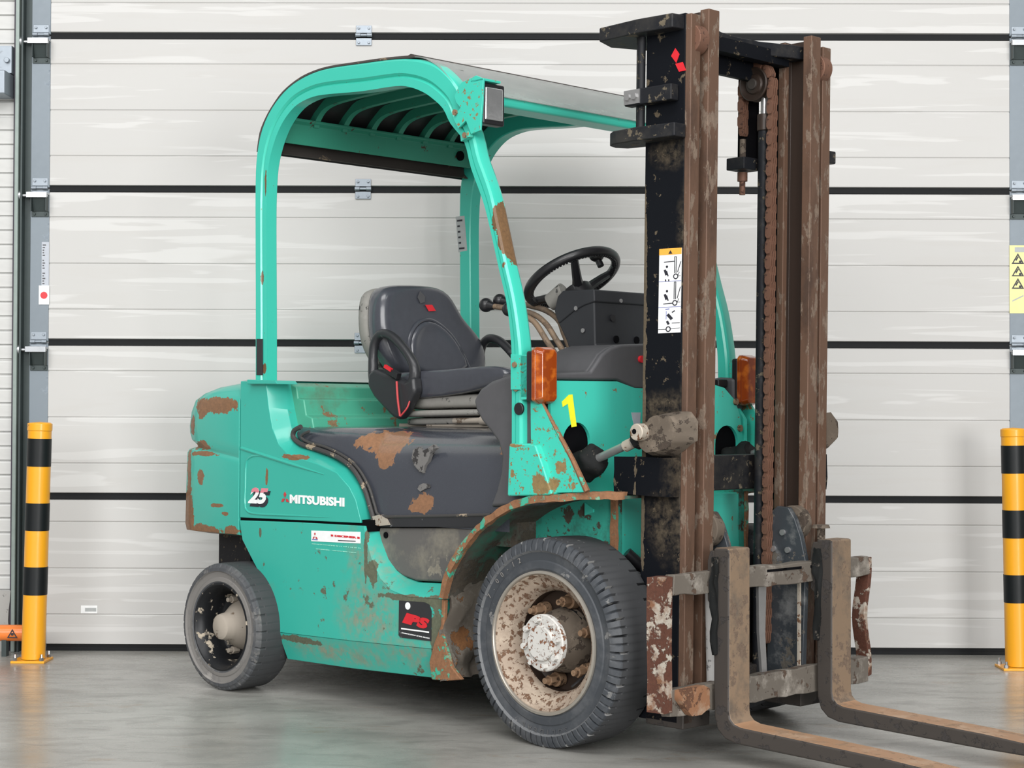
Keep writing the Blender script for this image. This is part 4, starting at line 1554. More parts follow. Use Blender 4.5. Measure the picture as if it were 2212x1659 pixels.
def mk():
    bm = bmesh.new()
    P_ = [Vector((p[0], 0, p[1])) for p in rin]
    rings = []
    for i in range(len(P_)):
        a, b = P_[max(0, i - 1)], P_[min(len(P_) - 1, i + 1)]
        tg = (b - a).normalized()
        nn = Vector((-tg.z, 0, tg.x))
        wd = RWD[i] * 1.12 + .002
        g = .36 * wd
        sec = [(0, -.547), (g * .8, -.548), (g, -.540), (g * 1.25, -.551), (wd - .011, -.552), (wd - .003, -.547), (wd, -.538), (wd, -.508), (wd - .004, -.500), (wd - .012, -.496), (.004, -.496), (0, -.500)]
        rings.append([bm.verts.new(P_[i] + nn * u + Vector((0, v, 0))) for u, v in sec])
    k = len(rings[0])
    for A, B in zip(rings, rings[1:]):
        for j in range(k):
            bm.faces.new((A[j], A[(j + 1) % k], B[(j + 1) % k], B[j]))
    bm.faces.new(rings[0][::-1])
    bm.faces.new(rings[-1])
    return bm


rails = both('guard_rail', mk, 'green_guard', smooth=24)
# rear post feet
def mk():
    bm = bmesh.new()
    q = [(-1.5501, 1.1625), (-1.3750, 1.1573), (-1.3580, 1.1435), (-1.5499, 1.1451)]
    prism(bm, q, 'Y', -.565, -.47)
    return bm


both('post_foot', mk, 'green_body', bevel=.003)
# black slotted strip on the rear post
bm = bmesh.new()
q = [(-1.5061, 1.3145), (-1.4714, 1.3135), (-1.4701, 1.1788), (-1.5048, 1.1792)]
prism(bm, q, 'Y', -.5545, -.549)
o = obj('black_strip', bm, 'seat_dark', rails[0])
# label on the far rear post
bm = bmesh.new()
LF = [(-1.5468, 1.8614), (-1.4929, 1.8610), (-1.4751, 1.7150), (-1.5288, 1.7107)]
prism(bm, LF, 'Y', .4955, .4975)
o = obj('data_label', bm, 'label_grey', rails[1], label='worn white data label')
bm = bmesh.new()
for i in range(6):
    f = .08 + i * .155
    a = [LF[0][0] + (LF[3][0] - LF[0][0]) * f, LF[0][1] + (LF[3][1] - LF[0][1]) * f]
    box(bm, a[0] + .008, a[0] + (.04 if i in (0, 5) else .022), .4942, .4954, a[1] - .010, a[1] - .003)
obj('label_print', bm, 'dark_print', rails[1])
bm = bmesh.new()
LG = [(0.4530, 1.8558), (0.4714, 1.8611), (0.4880, 1.7149), (0.4696, 1.7098)]

# ---- headers
bm = bmesh.new()
prism(bm, [(-1.445, 2.052), (-1.43, 2.05), (-1.425, 2.125), (-1.405, 2.135), (-1.405, 2.145), (-1.45, 2.14)], 'Y', -.505, .505)
rh = P('rear_header', bm, 'green_shaded', bevel=.003)
bm = bmesh.new()
a = (-1.4300, 0.4063, 2.0947)
cyl(bm, (-1.432, a[1], a[2]), (-1.420, a[1], a[2]), .020, 16)
obj('round_hole', bm, 'soft_black', rh)
bm = bmesh.new()
prism(bm, [(-.475, 2.150), (-.445, 2.135), (-.425, 2.105), (-.43, 2.085), (-.50, 2.078), (-.56, 2.115), (-.56, 2.15)], 'Y', -.505, .505)
P('front_header', bm, 'green_guard', bevel=.008, seg=3)
# louvre bars
lp = smooth_path([(-1.452, 0, 2.126), (-1.448, 0, 2.142), (-1.430, 0, 2.175), (-1.385, 0, 2.212), (-1.31, 0, 2.232), (-1.15, 0, 2.240), (-.90, 0, 2.244), (-.72, 0, 2.240), (-.62, 0, 2.20), (-.54, 0, 2.13)], 4)
bar0 = None
for k in range(6):
    if bar0 is None:
        bm = bmesh.new()
        sweep_xz(bm, [(p.x, p.z) for p in lp], [(-.036, -.012), (0, -.012), (0, .012), (-.036, .012)])
        bar0 = P('roof_bar', bm, 'green_shaded')
        b = bar0
    else:
        b = bar0.copy()
        COL.objects.link(b)
        b.parent = FL
    b.location.y = -.345 + .138 * k
# roof sheet over the bars
RO = [(-1.5129, 2.0121), (-1.4962, 2.0816), (-1.4593, 2.1347), (-1.4139, 2.1776), (-1.3578, 2.2170), (-1.2801, 2.2479), (-1.2036, 2.2647), (-1.1017, 2.2725), (-0.9582, 2.2674), (-0.7822, 2.2589), (-0.6417, 2.2468)]
ro = [(x - .001, z + .001) for x, z in RO]
bm = bmesh.new()
sheet(bm, ro, -.545, .545, .005)
P('roof_sheet', bm, 'roof_sheet', smooth=50)
bm = bmesh.new()
sheet(bm, [(-1.500, 2.062), (-1.490, 2.03), (-1.47, 2.012)], -.495, .49, .004)
P('rear_flap', bm, 'roof_edge')
bm = bmesh.new()
tube(bm, smooth_path([(x, -.545, z + .003) for x, z in ro], 3), .0065, 6)
tube(bm, smooth_path([(x, .545, z + .003) for x, z in ro], 3), .0065, 6)
P('sheet_edge', bm, 'roof_edge', label='dusty edge trim of the roof sheet')
ap = ro[-1]
bm = bmesh.new()
vis = [(ap[0] - .01, ap[1] + .002), (ap[0] + .06, ap[1] - .010), (ap[0] + .13, ap[1] - .045), (ap[0] + .19, ap[1] - .095), (ap[0] + .225, ap[1] - .135)]
sheet(bm, [(p.x, p.y) for p in smooth_path([(a, b, 0) for a, b in vis], 4)], -.55, .55, .003)
P('rain_visor', bm, 'visor', smooth=60, label='milky translucent rain visor')
bm = bmesh.new()
prism(bm, [(ap[0] - .02, ap[1]), (ap[0] + .02, ap[1] - .003), (ap[0] + .022, ap[1] + .006), (ap[0], ap[1] + .013), (ap[0] - .02, ap[1] + .008)], 'Y', -.552, .552)
P('visor_trim', bm, 'roof_edge', bevel=.002)
bm = bmesh.new()
a = Vector((-0.5171, -0.4400, 2.1900))
cyl(bm, a + Vector((0, 0, -.006)), a + Vector((0, 0, .012)), .014, 10)
cyl(bm, a + Vector((0, 0, -.022)), a + Vector((0, 0, -.006)), .022, 14)
P('visor_clip', bm, 'black', bevel=.002)

# ---- head lamps on the posts
HB = [(-0.4044, 2.0838), (-0.3888, 2.1062), (-0.3689, 2.1250), (-0.3246, 2.1327), (-0.3005, 2.1385), (-0.2656, 2.1233), (-0.2716, 2.0414), (-0.2798, 1.9566), (-0.3236, 1.9494), (-0.3481, 1.9962), (-0.3858, 1.9747), (-0.4107, 2.0127), (-0.3750, 2.0420), (-0.3953, 2.0612)]
for s in (1, -1):
    bm = bmesh.new()
    prism(bm, HB, 'Y', -.569, -.561)
    box(bm, HB[5][0] - .06, HB[5][0] + .0, -.569, -.49, HB[5][1] - .006, HB[5][1] + .002)
    tube(bm, [(-0.3762, -0.5550, 1.9412), (-0.3302, -0.5650, 1.9502)], .014, 4)
    if s < 0:
        mirror_y(bm)
    hb = P('lamp_bracket', bm, 'green_post', bevel=.0015)
    bm = bmesh.new()
    box(bm, -.315, -.275, -.558, -.462, 1.980, 2.115)
    if s < 0:
        mirror_y(bm)
    hl = P('headlamp', bm, 'black', bevel=.006)
    bm = bmesh.new()
    box(bm, -.278, -.270, -.552, -.474, 1.995, 2.101)
    if s < 0:
        mirror_y(bm)
    obj('headlamp_lens', bm, 'lens', hl, bevel=.006)
    for q in (((-0.3964, -0.5700, 2.0287), .011), ((-0.3491, -0.5700, 1.9487), .010)):
        bm = bmesh.new()
        c = Vector(q[0])
        cyl(bm, c, c + Vector((0, -.006, 0)), q[1], 6)
        if s < 0:
            mirror_y(bm)
        obj('bolt', bm, 'nut', hb)

# ---- front post foot, gusset, amber lamps
FT = [(-0.1469, 0.9445), (-0.0536, 0.9460), (-0.0291, 0.9406), (-0.0005, 0.8862), (0.0401, 0.7982), (0.0402, 0.7867), (-0.1544, 0.7766)]


def mk():
    bm = bmesh.new()
    prism(bm, FT, 'Y', -.564, -.485)
    return bm


both('post_base', mk, 'green_post', bevel=.006)
GU = [(-0.0750, 1.0800), (-0.0258, 1.0712), (0.0311, 0.9947), (0.1030, 0.8997), (0.1657, 0.8019), (-0.0694, 0.7877)]
both('gusset', lambda: (lambda b: (prism(b, GU, 'Y', -.539, -.529), b)[1])(bmesh.new()), 'green_post')
bm = bmesh.new()
tube(bm, [(x, -.534, z) for x, z in GU[1:5]], .008, 6, radii=[.005, .007, .008, .010])
P('gusset_edge', bm, 'rust_edge')
for s in (1, -1):
    bm = bmesh.new()
    q = [(-0.1451, 1.2289), (-0.0518, 1.2226), (-0.0450, 1.0857), (-0.0985, 1.0829), (-0.0986, 1.1151), (-0.1445, 1.1154)]
    prism(bm, q, 'Y', -.560, -.545)
    box(bm, -.100, -.060, -.560, -.500, 1.090, 1.225)
    if s < 0:
        mirror_y(bm)
    ab = P('lamp_bracket', bm, 'green_post', bevel=.002)
    for q in ((-0.1231, -0.5600, 1.1945), (-0.1245, -0.5500, 1.1183)):
        bm = bmesh.new()
        c = Vector(q)
        cyl(bm, c, c + Vector((0, -.007, 0)), .009, 8)
        if s < 0:
            mirror_y(bm)
        obj('bolt', bm, 'nut', ab)
    bm = bmesh.new()
    box(bm, -.075, -.045, -.562, -.478, 1.078, 1.238)
    if s < 0:
        mirror_y(bm)
    am = P('turn_signal', bm, 'black', bevel=.008)
    bm = bmesh.new()
    yz = [(-.566, 1.082), (-.566, 1.238), (-.552, 1.250), (-.486, 1.250), (-.474, 1.238), (-.474, 1.082), (-.490, 1.070), (-.545, 1.070)]
    yz2 = [(-.528 + (y + .528) * .72, 1.16 + (z - 1.16) * .90) for y, z in yz]
    prism(bm, yz, 'X', -.048, -.030)
    prism(bm, yz, 'X', -.030, -.006, yz2)
    if s < 0:
        mirror_y(bm)
    obj('amber_lens', bm, 'amber', am, bevel=.005, seg=3, label='amber lens')
    for z in (1.088, 1.234):
        bm = bmesh.new()
        cyl(bm, (-.030, -.50, z), (-.012, -.50, z), .006, 10)
        if s < 0:
            mirror_y(bm)
        obj('lens_screw', bm, 'rod', am)
bm = bmesh.new()
c = Vector((-0.1117, -0.5520, 1.0550))
cyl(bm, c + Vector((0, .004, 0)), c + Vector((0, -.006, 0)), .020, 20)
P('rubber_plug', bm, 'black', bevel=.003)

# ================================================================ WHEELS
def tyre(R, rb, w, lugs, notch, n, depth=.014):
    """tread with shoulder notches; y=0 is the outer face, body goes to +y"""
    prof = [(rb - .012, .020), (rb, .006), (rb + .010, .001), (rb + (R - rb) * .30, .003), (rb + (R - rb) * .34, .006), (rb + (R - rb) * .58, .003), (rb + (R - rb) * .64, -.004),
            (rb + (R - rb) * .80, -.002), (R - .012, .003), (R - .004, .007), (R, .014), (R, .036), (R + .001, .038), (R + .001, w - .05), (R, w - .030), (R, w - .014),
            (R - .004, w - .007), (R - .012, w - .003), (rb + (R - rb) * .6, w), (rb, w - .006), (rb - .012, w - .02)]
    hit = {6: .15, 7: .55, 8: 1, 9: 1, 10: 1, 11: 1, 12: notch, 13: notch, 14: 1, 15: 1, 16: 1}
    per = n // lugs

    def mod(k, i, a, r):
        ph = i % per
        if k in hit and ph == 0:
            return r - depth * hit[k]
        if k in (8, 9, 10, 11) and ph == per // 2:
            return r - depth * .35
        return r
    bm = bmesh.new()
    rings, fs = lathe_y(bm, prof, 0, 0, n, mod=mod)
    for k in (7, 8, 9):
        for i in range(n):
            if i % per == 0:
                rings[k][i].co.y += depth * (.75 if k > 7 else .45)
            elif i % per == per // 2:
                rings[k][i].co.y += depth * .30
    for i, f in enumerate(fs):
        k = i // n
        f.material_index = 1 if 10 <= k <= 16 else (2 if 2 <= k <= 5 else 0)
        j = i % n
        if k in (9, 10) and lugs == 40 and (j % (2 * per) in (0, 2 * per - 1)):
            f.material_index = 3
        if k == 5 and lugs == 40:
            f.material_index = 4
    return bm


def place(o, x, y, z, s, steer=0):
    o.location = (x, y * s, z)
    o.rotation_euler = (0, 0, steer)
    if s < 0:
        o.scale.y = -1


def wheel_front(s):
    ty = obj('front_tyre', tyre(.3257, .222, .195, 40, .0, 480, .018), ['tyre_front', 'tread', 'tyre_front', 'slot_dust', 'ring_dust'], FL, smooth=30)
    place(ty, 0, -.560, .3257, s)
    # molded characters on the sidewall
    if s > 0:
        for txt, r, a0, da, sz, flip in (('7.00-12', .262, 152, -6.6, .024, 1), ('SOLIDEAL', .268, 292, -5.6, .026, 1)):
            for i, ch in enumerate(txt):
                a = math.radians(a0 + da * i)
                bm = text_bm(ch, sz, .0006, 0, 0, 'CENTER')
                rot = a - PI / 2
                for v in bm.verts:
                    x, y = v.co.x, v.co.y
                    X_, Y_ = x * math.cos(rot) - y * math.sin(rot), x * math.sin(rot) + y * math.cos(rot)
                    v.co = (r * math.cos(a) + X_, .0015 - v.co.z, r * math.sin(a) + Y_)
                obj('sidewall_letter', bm, 'tyre' if sz > .025 else 'tyre_side', ty)
    bm = bmesh.new()
    lathe_y(bm, [(.226, .010), (.224, -.002), (.216, -.004), (.212, .002), (.213, .010)], 0, 0, 96)
    obj('lock_ring', bm, 'rim_ring', ty, smooth=50, label='worn steel lock ring')
    bm = bmesh.new()
    lathe_y(bm, [(.215, .004), (.210, .004), (.205, .010), (.202, .018), (.185, .028), (.172, .040), (.163, .060), (.158, .075)], 0, 0, 72)
    rim = obj('rim', bm, 'rim', ty, smooth=50, label='dusty beige rim with rust')
    bm = bmesh.new()
    lathe_y(bm, [(.158, .075), (.157, .110), (.14, .122), (.0, .122)], 0, 0, 72)
    obj('rim_disc', bm, 'mast_inner', ty, smooth=50)
    bm = bmesh.new()
    lathe_y(bm, [(.105, .118), (.098, .075), (.082, .050), (.080, .020)], 0, 0, 48)
    obj('hub_drum', bm, 'casting', ty, smooth=35)
    bm = bmesh.new()
    lathe_y(bm, [(.080, .024), (.089, .020), (.0895, .004), (.086, .0), (.058, .0), (.056, -.008), (.052, -.011), (.0, -.011)], 0, 0, 48)
    obj('hub', bm, 'hub', ty, smooth=35, label='whitish hub spotted with rust')
    for i in range(8):
        a = math.radians(12 + 45 * i)
        bm = bmesh.new()
        c = Vector((.073 * math.cos(a), 0, .073 * math.sin(a)))
        cyl(bm, c + Vector((0, .004, 0)), c + Vector((0, -.016, 0)), .0105, 6)
        obj('hub_bolt', bm, 'hub', ty, bevel=.001, seg=1)
    for i in range(6):
        a = math.radians(17 + 60 * i)
        bm = bmesh.new()
        c = Vector((.129 * math.cos(a), 0, .129 * math.sin(a)))
        cyl(bm, c + Vector((0, .118, 0)), c + Vector((0, .090, 0)), .026, 18, .024)
        cyl(bm, c + Vector((0, .092, 0)), c + Vector((0, .058, 0)), .017, 6)
        cyl(bm, c + Vector((0, .060, 0)), c + Vector((0, .040, 0)), .010, 12)
        obj('lug_nut', bm, 'nut', ty, bevel=.0015, seg=1)
    bm = bmesh.new()
    tube(bm, smooth_path([(.11, .09, -.09), (.105, .05, -.115), (.09, .04, -.13)], 3), .004, 6)
    obj('valve_stem', bm, 'black', ty)
    return ty


def wheel_rear(s):
    ty = obj('rear_tyre', tyre(.2368, .160, .165, 24, .0, 288, .004), ['tyre', 'tread', 'tyre_side'], FL, smooth=30)
    place(ty, -1.603, -.645, .2368, s, .034)
    bm = bmesh.new()
    lathe_y(bm, [(.168, .014), (.166, .004), (.158, .002), (.153, .006), (.150, .014)], 0, 0, 80)
    obj('rim_flange', bm, 'rim_black', ty, smooth=50)
    bm = bmesh.new()
    lathe_y(bm, [(.156, .004), (.152, .008), (.143, .020), (.134, .045), (.130, .080), (.127, .100), (.118, .110), (.0, .110)], 0, 0, 64)
    obj('rim', bm, 'rim_black', ty, smooth=50, label='black rim with flaking paint')
    bm = bmesh.new()
    lathe_y(bm, [(.095, .110), (.084, .085), (.066, .060), (.053, .040), (.049, .012), (.046, .004), (.040, .001), (.036, -.002), (.0, -.004)], 0, 0, 40)
    obj('hub', bm, 'hub_grey', ty, smooth=40, label='dusty protruding hub')
    for i in range(5):
        a = math.radians(38 + 72 * i)
        bm = bmesh.new()
        c = Vector((.100 * math.cos(a), 0, .100 * math.sin(a)))
        cyl(bm, c + Vector((0, .110, 0)), c + Vector((0, .080, 0)), .015, 6)
        cyl(bm, c + Vector((0, .082, 0)), c + Vector((0, .062, 0)), .009, 12)
        obj('lug_nut', bm, 'hub_grey', ty, bevel=.0015, seg=1)
    return ty


for s in (1, -1):
    wheel_front(s)
    wheel_rear(s)

# ================================================================ MAST
def PM(name, bm, mat, **kw):
    lean(bm)
    return P(name, bm, mat, **kw)


def zrange(bm, poly, z0, z1, seg=1):
    """vertical extrusion of a plan outline"""
    prism(bm, poly, 'Z', z0, z1)


for s in (-1, 1):
    def yy_(v):
        return [(x, s * y) for x, y in v]
    # outer channel: black web, worn front flange
    bm = bmesh.new()
    zrange(bm, yy_([(.2415, .365), (.398, .365), (.398, .345), (.262, .345), (.262, .300), (.2415, .300)]), .10, 2.262)
    o = PM('outer_mast_channel', bm, 'mast_black', bevel=.003)
    bm = bmesh.new()
    zrange(bm, yy_([(.398, .365), (.420, .363), (.420, .318), (.398, .318)]), .10, 2.258)
    lean(bm)
    obj('channel_flange', bm, 'mast_rail', o, bevel=.003, label='worn brown flange edge')
    # inner channel
    bm = bmesh.new()
    zrange(bm, yy_([(.300, .296), (.398, .296), (.398, .276), (.322, .276), (.322, .242), (.300, .242)]), .14, 2.275)
    o = PM('inner_mast_channel', bm, 'mast_inner', bevel=.002)
    bm = bmesh.new()
    zrange(bm, yy_([(.396, .294), (.430, .292), (.430, .240), (.396, .240)]), .14, 2.282)
    lean(bm)
    obj('channel_flange', bm, 'mast_rail', o, bevel=.003)
    bm = bmesh.new()
    zrange(bm, yy_([(.298, .262), (.324, .262), (.324, .2395), (.298, .2395)]), .14, 2.272)
    lean(bm)
    obj('channel_flange', bm, 'mast_rail', o, bevel=.002)
    # guide rollers near the top
    bm = bmesh.new()
    cyl(bm, (.395, s * .345, 2.185), (.395, s * .299, 2.185), .046, 28)
    PM('mast_roller', bm, 'chain', bevel=.003)
    # lift cylinder, rod, collar
    bm = bmesh.new()
    cyl(bm, (.292, s * .172, .16), (.292, s * .172, 2.02), .0195, 24)
    lc = PM('lift_cylinder', bm, 'mast_dirty')
    bm = bmesh.new()
    cyl(bm, (.292, s * .172, 1.975), (.292, s * .172, 2.030), .024, 24)
    lean(bm)
    obj('cylinder_collar', bm, 'mast_inner', lc, bevel=.003)
    bm = bmesh.new()
    cyl(bm, (.292, s * .172, 2.03), (.292, s * .172, 2.19), .012, 16)
    lean(bm)
    obj('piston_rod', bm, 'rod', lc)
    # chain sheave
    sx, sz = .272, 2.128
    bm = bmesh.new()
    lathe_y(bm, [(.018, -.016), (.030, -.014), (.034, -.008), (.043, -.010), (.052, -.016), (.056, -.014), (.056, -.010), (.048, -.004), (.048, .010), (.056, .014), (.05, .018), (.02, .018)], sx, sz, 40)
    for v in bm.verts:
        v.co.y += s * .150
    sh = PM('chain_sheave', bm, 'mast_inner', smooth=40)
    bm = bmesh.new()
    cyl(bm, (sx, s * .150 - .024, sz), (sx, s * .150 + .02, sz), .018, 18)
    lean(bm)
    obj('sheave_pin', bm, 'fork_side', sh, bevel=.003)
    # chain: pins joined, links one by one
    cxr, cyr = sx + .060, s * .162
    path = []
    z = .30
    while z < sz:
        path.append((cxr, z, PI / 2))
        z += .0255
    for i in range(1, 7):
        a = PI * i / 7
        path.append((sx + .060 * math.cos(a), sz + .060 * math.sin(a), a + PI / 2))
    z = sz
    while z > 1.96:
        path.append((sx - .060, z, -PI / 2))
        z -= .0255
    bm = bmesh.new()
    for x, z, a in path:
        cyl(bm, (x, cyr - .0135, z), (x, cyr + .0135, z), .0045, 6)
    ch = PM('lift_chain', bm, 'chain')
    link = None
    for i, (x, z, a) in enumerate(path[:-1]):
        if link is None:
            bm = bmesh.new()
            for yo in (-.011, 0, .011):
                pl = []
                for cx_, sg in ((0, -1), (.0255, 1)):
                    for t_ in range(4):
                        b_ = (-PI / 2 + PI * t_ / 3) if sg > 0 else (PI / 2 + PI * t_ / 3)
                        pl.append((cx_ + .0105 * math.cos(b_), .0105 * math.sin(b_)))
                prism(bm, pl, 'Y', yo - .0028, yo + .0028)
            link = obj('chain_link', bm, 'chain', ch)
            q = link
        else:
            q = link.copy()
            COL.objects.link(q)
            q.parent = ch
        q.location = (x + .0125 * (z - 1.2), cyr + (.0028 if i % 2 else -.0028), z)
        q.rotation_euler = (0, -a, 0)
        q.scale = (1, 1, .92 if i % 2 else 1.08)
    # anchor block, rod and nuts
    bm = bmesh.new()
    box(bm, .188, .262, s * .15 - .045, s * .15 + .045, 1.848, 1.888)
    ab = PM('chain_anchor', bm, 'mast_dirty', bevel=.003)
    bm = bmesh.new()
    cyl(bm, (.212, cyr, 1.885), (.212, cyr, 1.955), .0105, 12)
    cyl(bm, (.212, cyr, 1.886), (.212, cyr, 1.894), .017, 12)
    lean(bm)
    obj('anchor_rod', bm, 'casting', ab)
    bm = bmesh.new()
    cyl(bm, (.212, cyr, 1.815), (.212, cyr, 1.845), .017, 10)
    cyl(bm, (.212, cyr, 1.77), (.212, cyr, 1.82), .010, 12)
    lean(bm)
    obj('anchor_bolt', bm, 'chain', ab)
    bm = bmesh.new()
    box(bm, .175, .250, s * .19 - .008, s * .19 + .008, 1.86, 2.215)
    PM('anchor_plate', bm, 'soft_black')

# top tie beam (bowed backwards), lower bracket, crossmembers
plan = [(.085, -.412), (.25, -.424), (.385, -.412), (.392, -.37), (.37, -.22), (.325, -.10), (.315, .0), (.325, .10), (.37, .22), (.392, .37), (.385, .412), (.25, .424), (.085, .412),
        (.050, .32), (.12, .16), (.12, -.16), (.050, -.32)]
bm = bmesh.new()
prism(bm, plan, 'Z', 2.212, 2.256)
tb = PM('top_tie_beam', bm, 'mast_dirty', bevel=.004)
bm = bmesh.new()
box(bm, .245, .265, -.30, .30, 2.14, 2.215)
lean(bm)
obj('beam_rib', bm, 'mast_black', tb)
bm = bmesh.new()
zrange(bm, [(.30, -.24), (.34, -.24), (.34, .24), (.30, .24)], 2.19, 2.235)
lean(bm)
obj('inner_beam', bm, 'mast_black', tb)


def mk():
    bm = bmesh.new()
    prism(bm, [(.120, -.395), (.155, -.42), (.25, -.43), (.405, -.42), (.405, -.366), (.24, -.30), (.13, -.32), (.11, -.36)], 'Z', 1.880, 1.922)
    lean(bm)
    return bm


both('hose_bracket', mk, 'mast_dirty', bevel=.004)


def mk():
    bm = bmesh.new()
    tube(bm, [(.222, -.365, 1.92), (.222, -.365, 2.215)], .013, 12)
    tube(bm, [(.205, -.352, 1.90), (.205, -.352, 2.215)], .011, 12)
    tube(bm, [(.236, -.315, 1.92), (.236, -.315, 2.215)], .007, 8)
    cyl(bm, (.236, -.315, 2.10), (.236, -.315, 2.135), .016, 6)
    lean(bm)
    return bm


both('hydraulic_pipe', mk, 'mast_dirty')


def mk():
    bm = bmesh.new()
    box(bm, .185, .375, -.402, -.366, 1.996, 2.046)
    lean(bm)
    return bm


cl = both('pipe_clamp', mk, 'mast_dirty', bevel=.004)
for s, c_ in ((1, cl[0]), (-1, cl[1])):
    bm = bmesh.new()
    for x in (.205, .232):
        cyl(bm, (x, -.402, 2.022), (x, -.414, 2.022), .011, 6)
    box(bm, .187, .250, -.4065, -.402, 2.000, 2.044)
    lean(bm)
    if s < 0:
        mirror_y(bm)
    obj('clamp_bolts', bm, 'rod', c_)
bm = bmesh.new()
box(bm, .168, .240, -.385, .385, .792, .906)
cr = PM('mast_crossmember', bm, 'mast_dirty', bevel=.004)


def mk():
    bm = bmesh.new()
    box(bm, .160, .395, -.402, -.364, .790, .907)
    rough_up(bm, .004, 2, 20)
    lean(bm)
    return bm


both('crossmember_end', mk, 'mast_black', smooth=50)
bm = bmesh.new()
box(bm, .255, .30, -.36, .36, .16, .22)
box(bm, .27, .42, -.365, -.235, .085, .15)
box(bm, .27, .42, .235, .365, .085, .15)
PM('mast_foot', bm, 'fork_side', bevel=.004)


# tilt cylinders
def tiltcyl(s):
    def V(x, y, z):
        return Vector((x, y * s, z))
    a, b = V(-.16, -.385, .806), V(.045, -.392, .886)
    d = (b - a).normalized()
    bm = bmesh.new()
    cyl(bm, a, b, .042, 24)
    tc = P('tilt_cylinder', bm, 'boot')
    bm = bmesh.new()
    pts = [b - d * .06, b - d * .04, b - d * .01, b + d * .02, b + d * .045]
    tube(bm, pts, .05, 14, radii=[.048, .053, .047, .052, .040])
    rough_up(bm, .012, 1, 30, 5)
    obj('torn_boot', bm, 'boot', tc, smooth=60, label='torn rubber boot')
    bm = bmesh.new()
    e = V(.272, -.397, .968)
    cyl(bm, b, e, .0135, 16)
    obj('piston_rod', bm, 'rod', tc)
    bm = bmesh.new()
    cyl(bm, e - d * .080, e - d * .045, .018, 16)
    obj('rod_collar', bm, 'pin', tc)
    bm = bmesh.new()
    cyl(bm, e - d * .032, e + d * .02, .030, 8)
    obj('clevis', bm, 'boot', tc, bevel=.004)
    bm = bmesh.new()
    lug = [(0.2799, 0.9965), (0.2985, 1.0251), (0.3319, 1.0394), (0.3871, 1.0494), (0.4342, 1.0467), (0.4594, 1.0163), (0.4578, 0.9608), (0.4237, 0.9324), (0.3692, 0.9118), (0.3175, 0.9107), (0.2876, 0.9299), (0.2725, 0.9609)]
    lc_ = (.300, .975)
    lug2 = [(lc_[0] + (u - lc_[0]) * .74, lc_[1] + (v - lc_[1]) * .80) for u, v in lug]
    prism(bm, lug2, 'Y', -.425, -.362, lug)
    if s < 0:
        mirror_y(bm)
    rough_up(bm, .010, 2, 18)
    lg = P('cylinder_lug', bm, 'casting', smooth=60)
    bm = bmesh.new()
    cyl(bm, V(.296, -.395, .985), V(.296, -.458, .985), .0265, 22)
    obj('pivot_pin', bm, 'pin', lg, bevel=.004)
    bm = bmesh.new()
    cyl(bm, V(.290, -.4575, .987), V(.290, -.4605, .987), .008, 10)
    obj('grease_hole', bm, 'soft_black', lg)


tiltcyl(1)
tiltcyl(-1)

# marks on the near mast channel
def mark(name, pts, mat, par, d=.0014):
    bm = bmesh.new()
    prism(bm, pts, 'Y', -.3652 - d, -.3650)
    return obj(name, bm, mat, par)


om = [o for o in FL.children if o.name.startswith('outer_mast_channel')][0]
mark('emblem_diamond', [(0.3713, 2.1590), (0.3879, 2.1381), (0.3751, 2.1130), (0.3548, 2.1372)], 'red', om)
mark('emblem_diamond', [(0.3715, 2.1107), (0.4008, 2.1122), (0.4136, 2.0850), (0.3862, 2.0845)], 'red', om)
LB = [(0.3101, 1.5478), (0.3987, 1.5464), (0.3939, 1.2887), (0.3054, 1.2885)]
lb = mark('pictogram_label', LB, 'white', om)
lb['label'] = 'white pictogram label with an orange header'


def lbp(u, v):
    (ax, az), (bx, bz), (cx_, cz_), (dx, dz) = LB
    x = (ax * (1 - u) + bx * u) * (1 - v) + (dx * (1 - u) + cx_ * u) * v
    z = (az * (1 - u) + bz * u) * (1 - v) + (dz * (1 - u) + cz_ * u) * v
    return x, z


def lquad(bm, u0, v0, u1, v1, w=None, lift=.0022):
    if w is None:
        q = [lbp(u0, v0), lbp(u1, v0), lbp(u1, v1), lbp(u0, v1)]
    else:
        a, b = Vector((u0, v0 * 3.8)), Vector((u1, v1 * 3.8))
        n_ = (b - a).normalized()
        n_ = Vector((-n_.y, n_.x)) * w / 2
        q = [lbp((p.x), (p.y) / 3.8) for p in (a - n_, b - n_, b + n_, a + n_)]
    prism(bm, q, 'Y', -.3652 - lift, -.3652 - .0012)


bm = bmesh.new()
lquad(bm, 0, 0, 1, .075)
obj('label_header', bm, 'orange_print', om)
bm = bmesh.new()
prism(bm, [lbp(.42, .065), lbp(.60, .065), lbp(.51, .022)], 'Y', -.3680, -.3652)
for v0, v1, yc in ((.10, .385, .335), (.40, .665, .645)):
    lquad(bm, .70, v0, .70, yc - .04, .03)
    lquad(bm, .77, v0, .77, yc - .04, .03)
    lquad(bm, .70, v0, .77, v0, .02)
    lquad(bm, .98, v0 + .06, .84, yc - .05, .03)
    lquad(bm, .92, yc - .05, .84, yc, .02)
    lquad(bm, .86, yc - .005, .98, yc - .005, .02)
lquad(bm, .22, .16, .68, .155, .035)
lquad(bm, .22, .655, .64, .650, .04)
lquad(bm, .0, .955, .36, .955, .02)
lquad(bm, .56, .955, .98, .945, .02)
lquad(bm, .62, .885, .98, .885, .03)
obj('label_drawing', bm, 'dark_print', om, kind='stuff')
bm = bmesh.new()
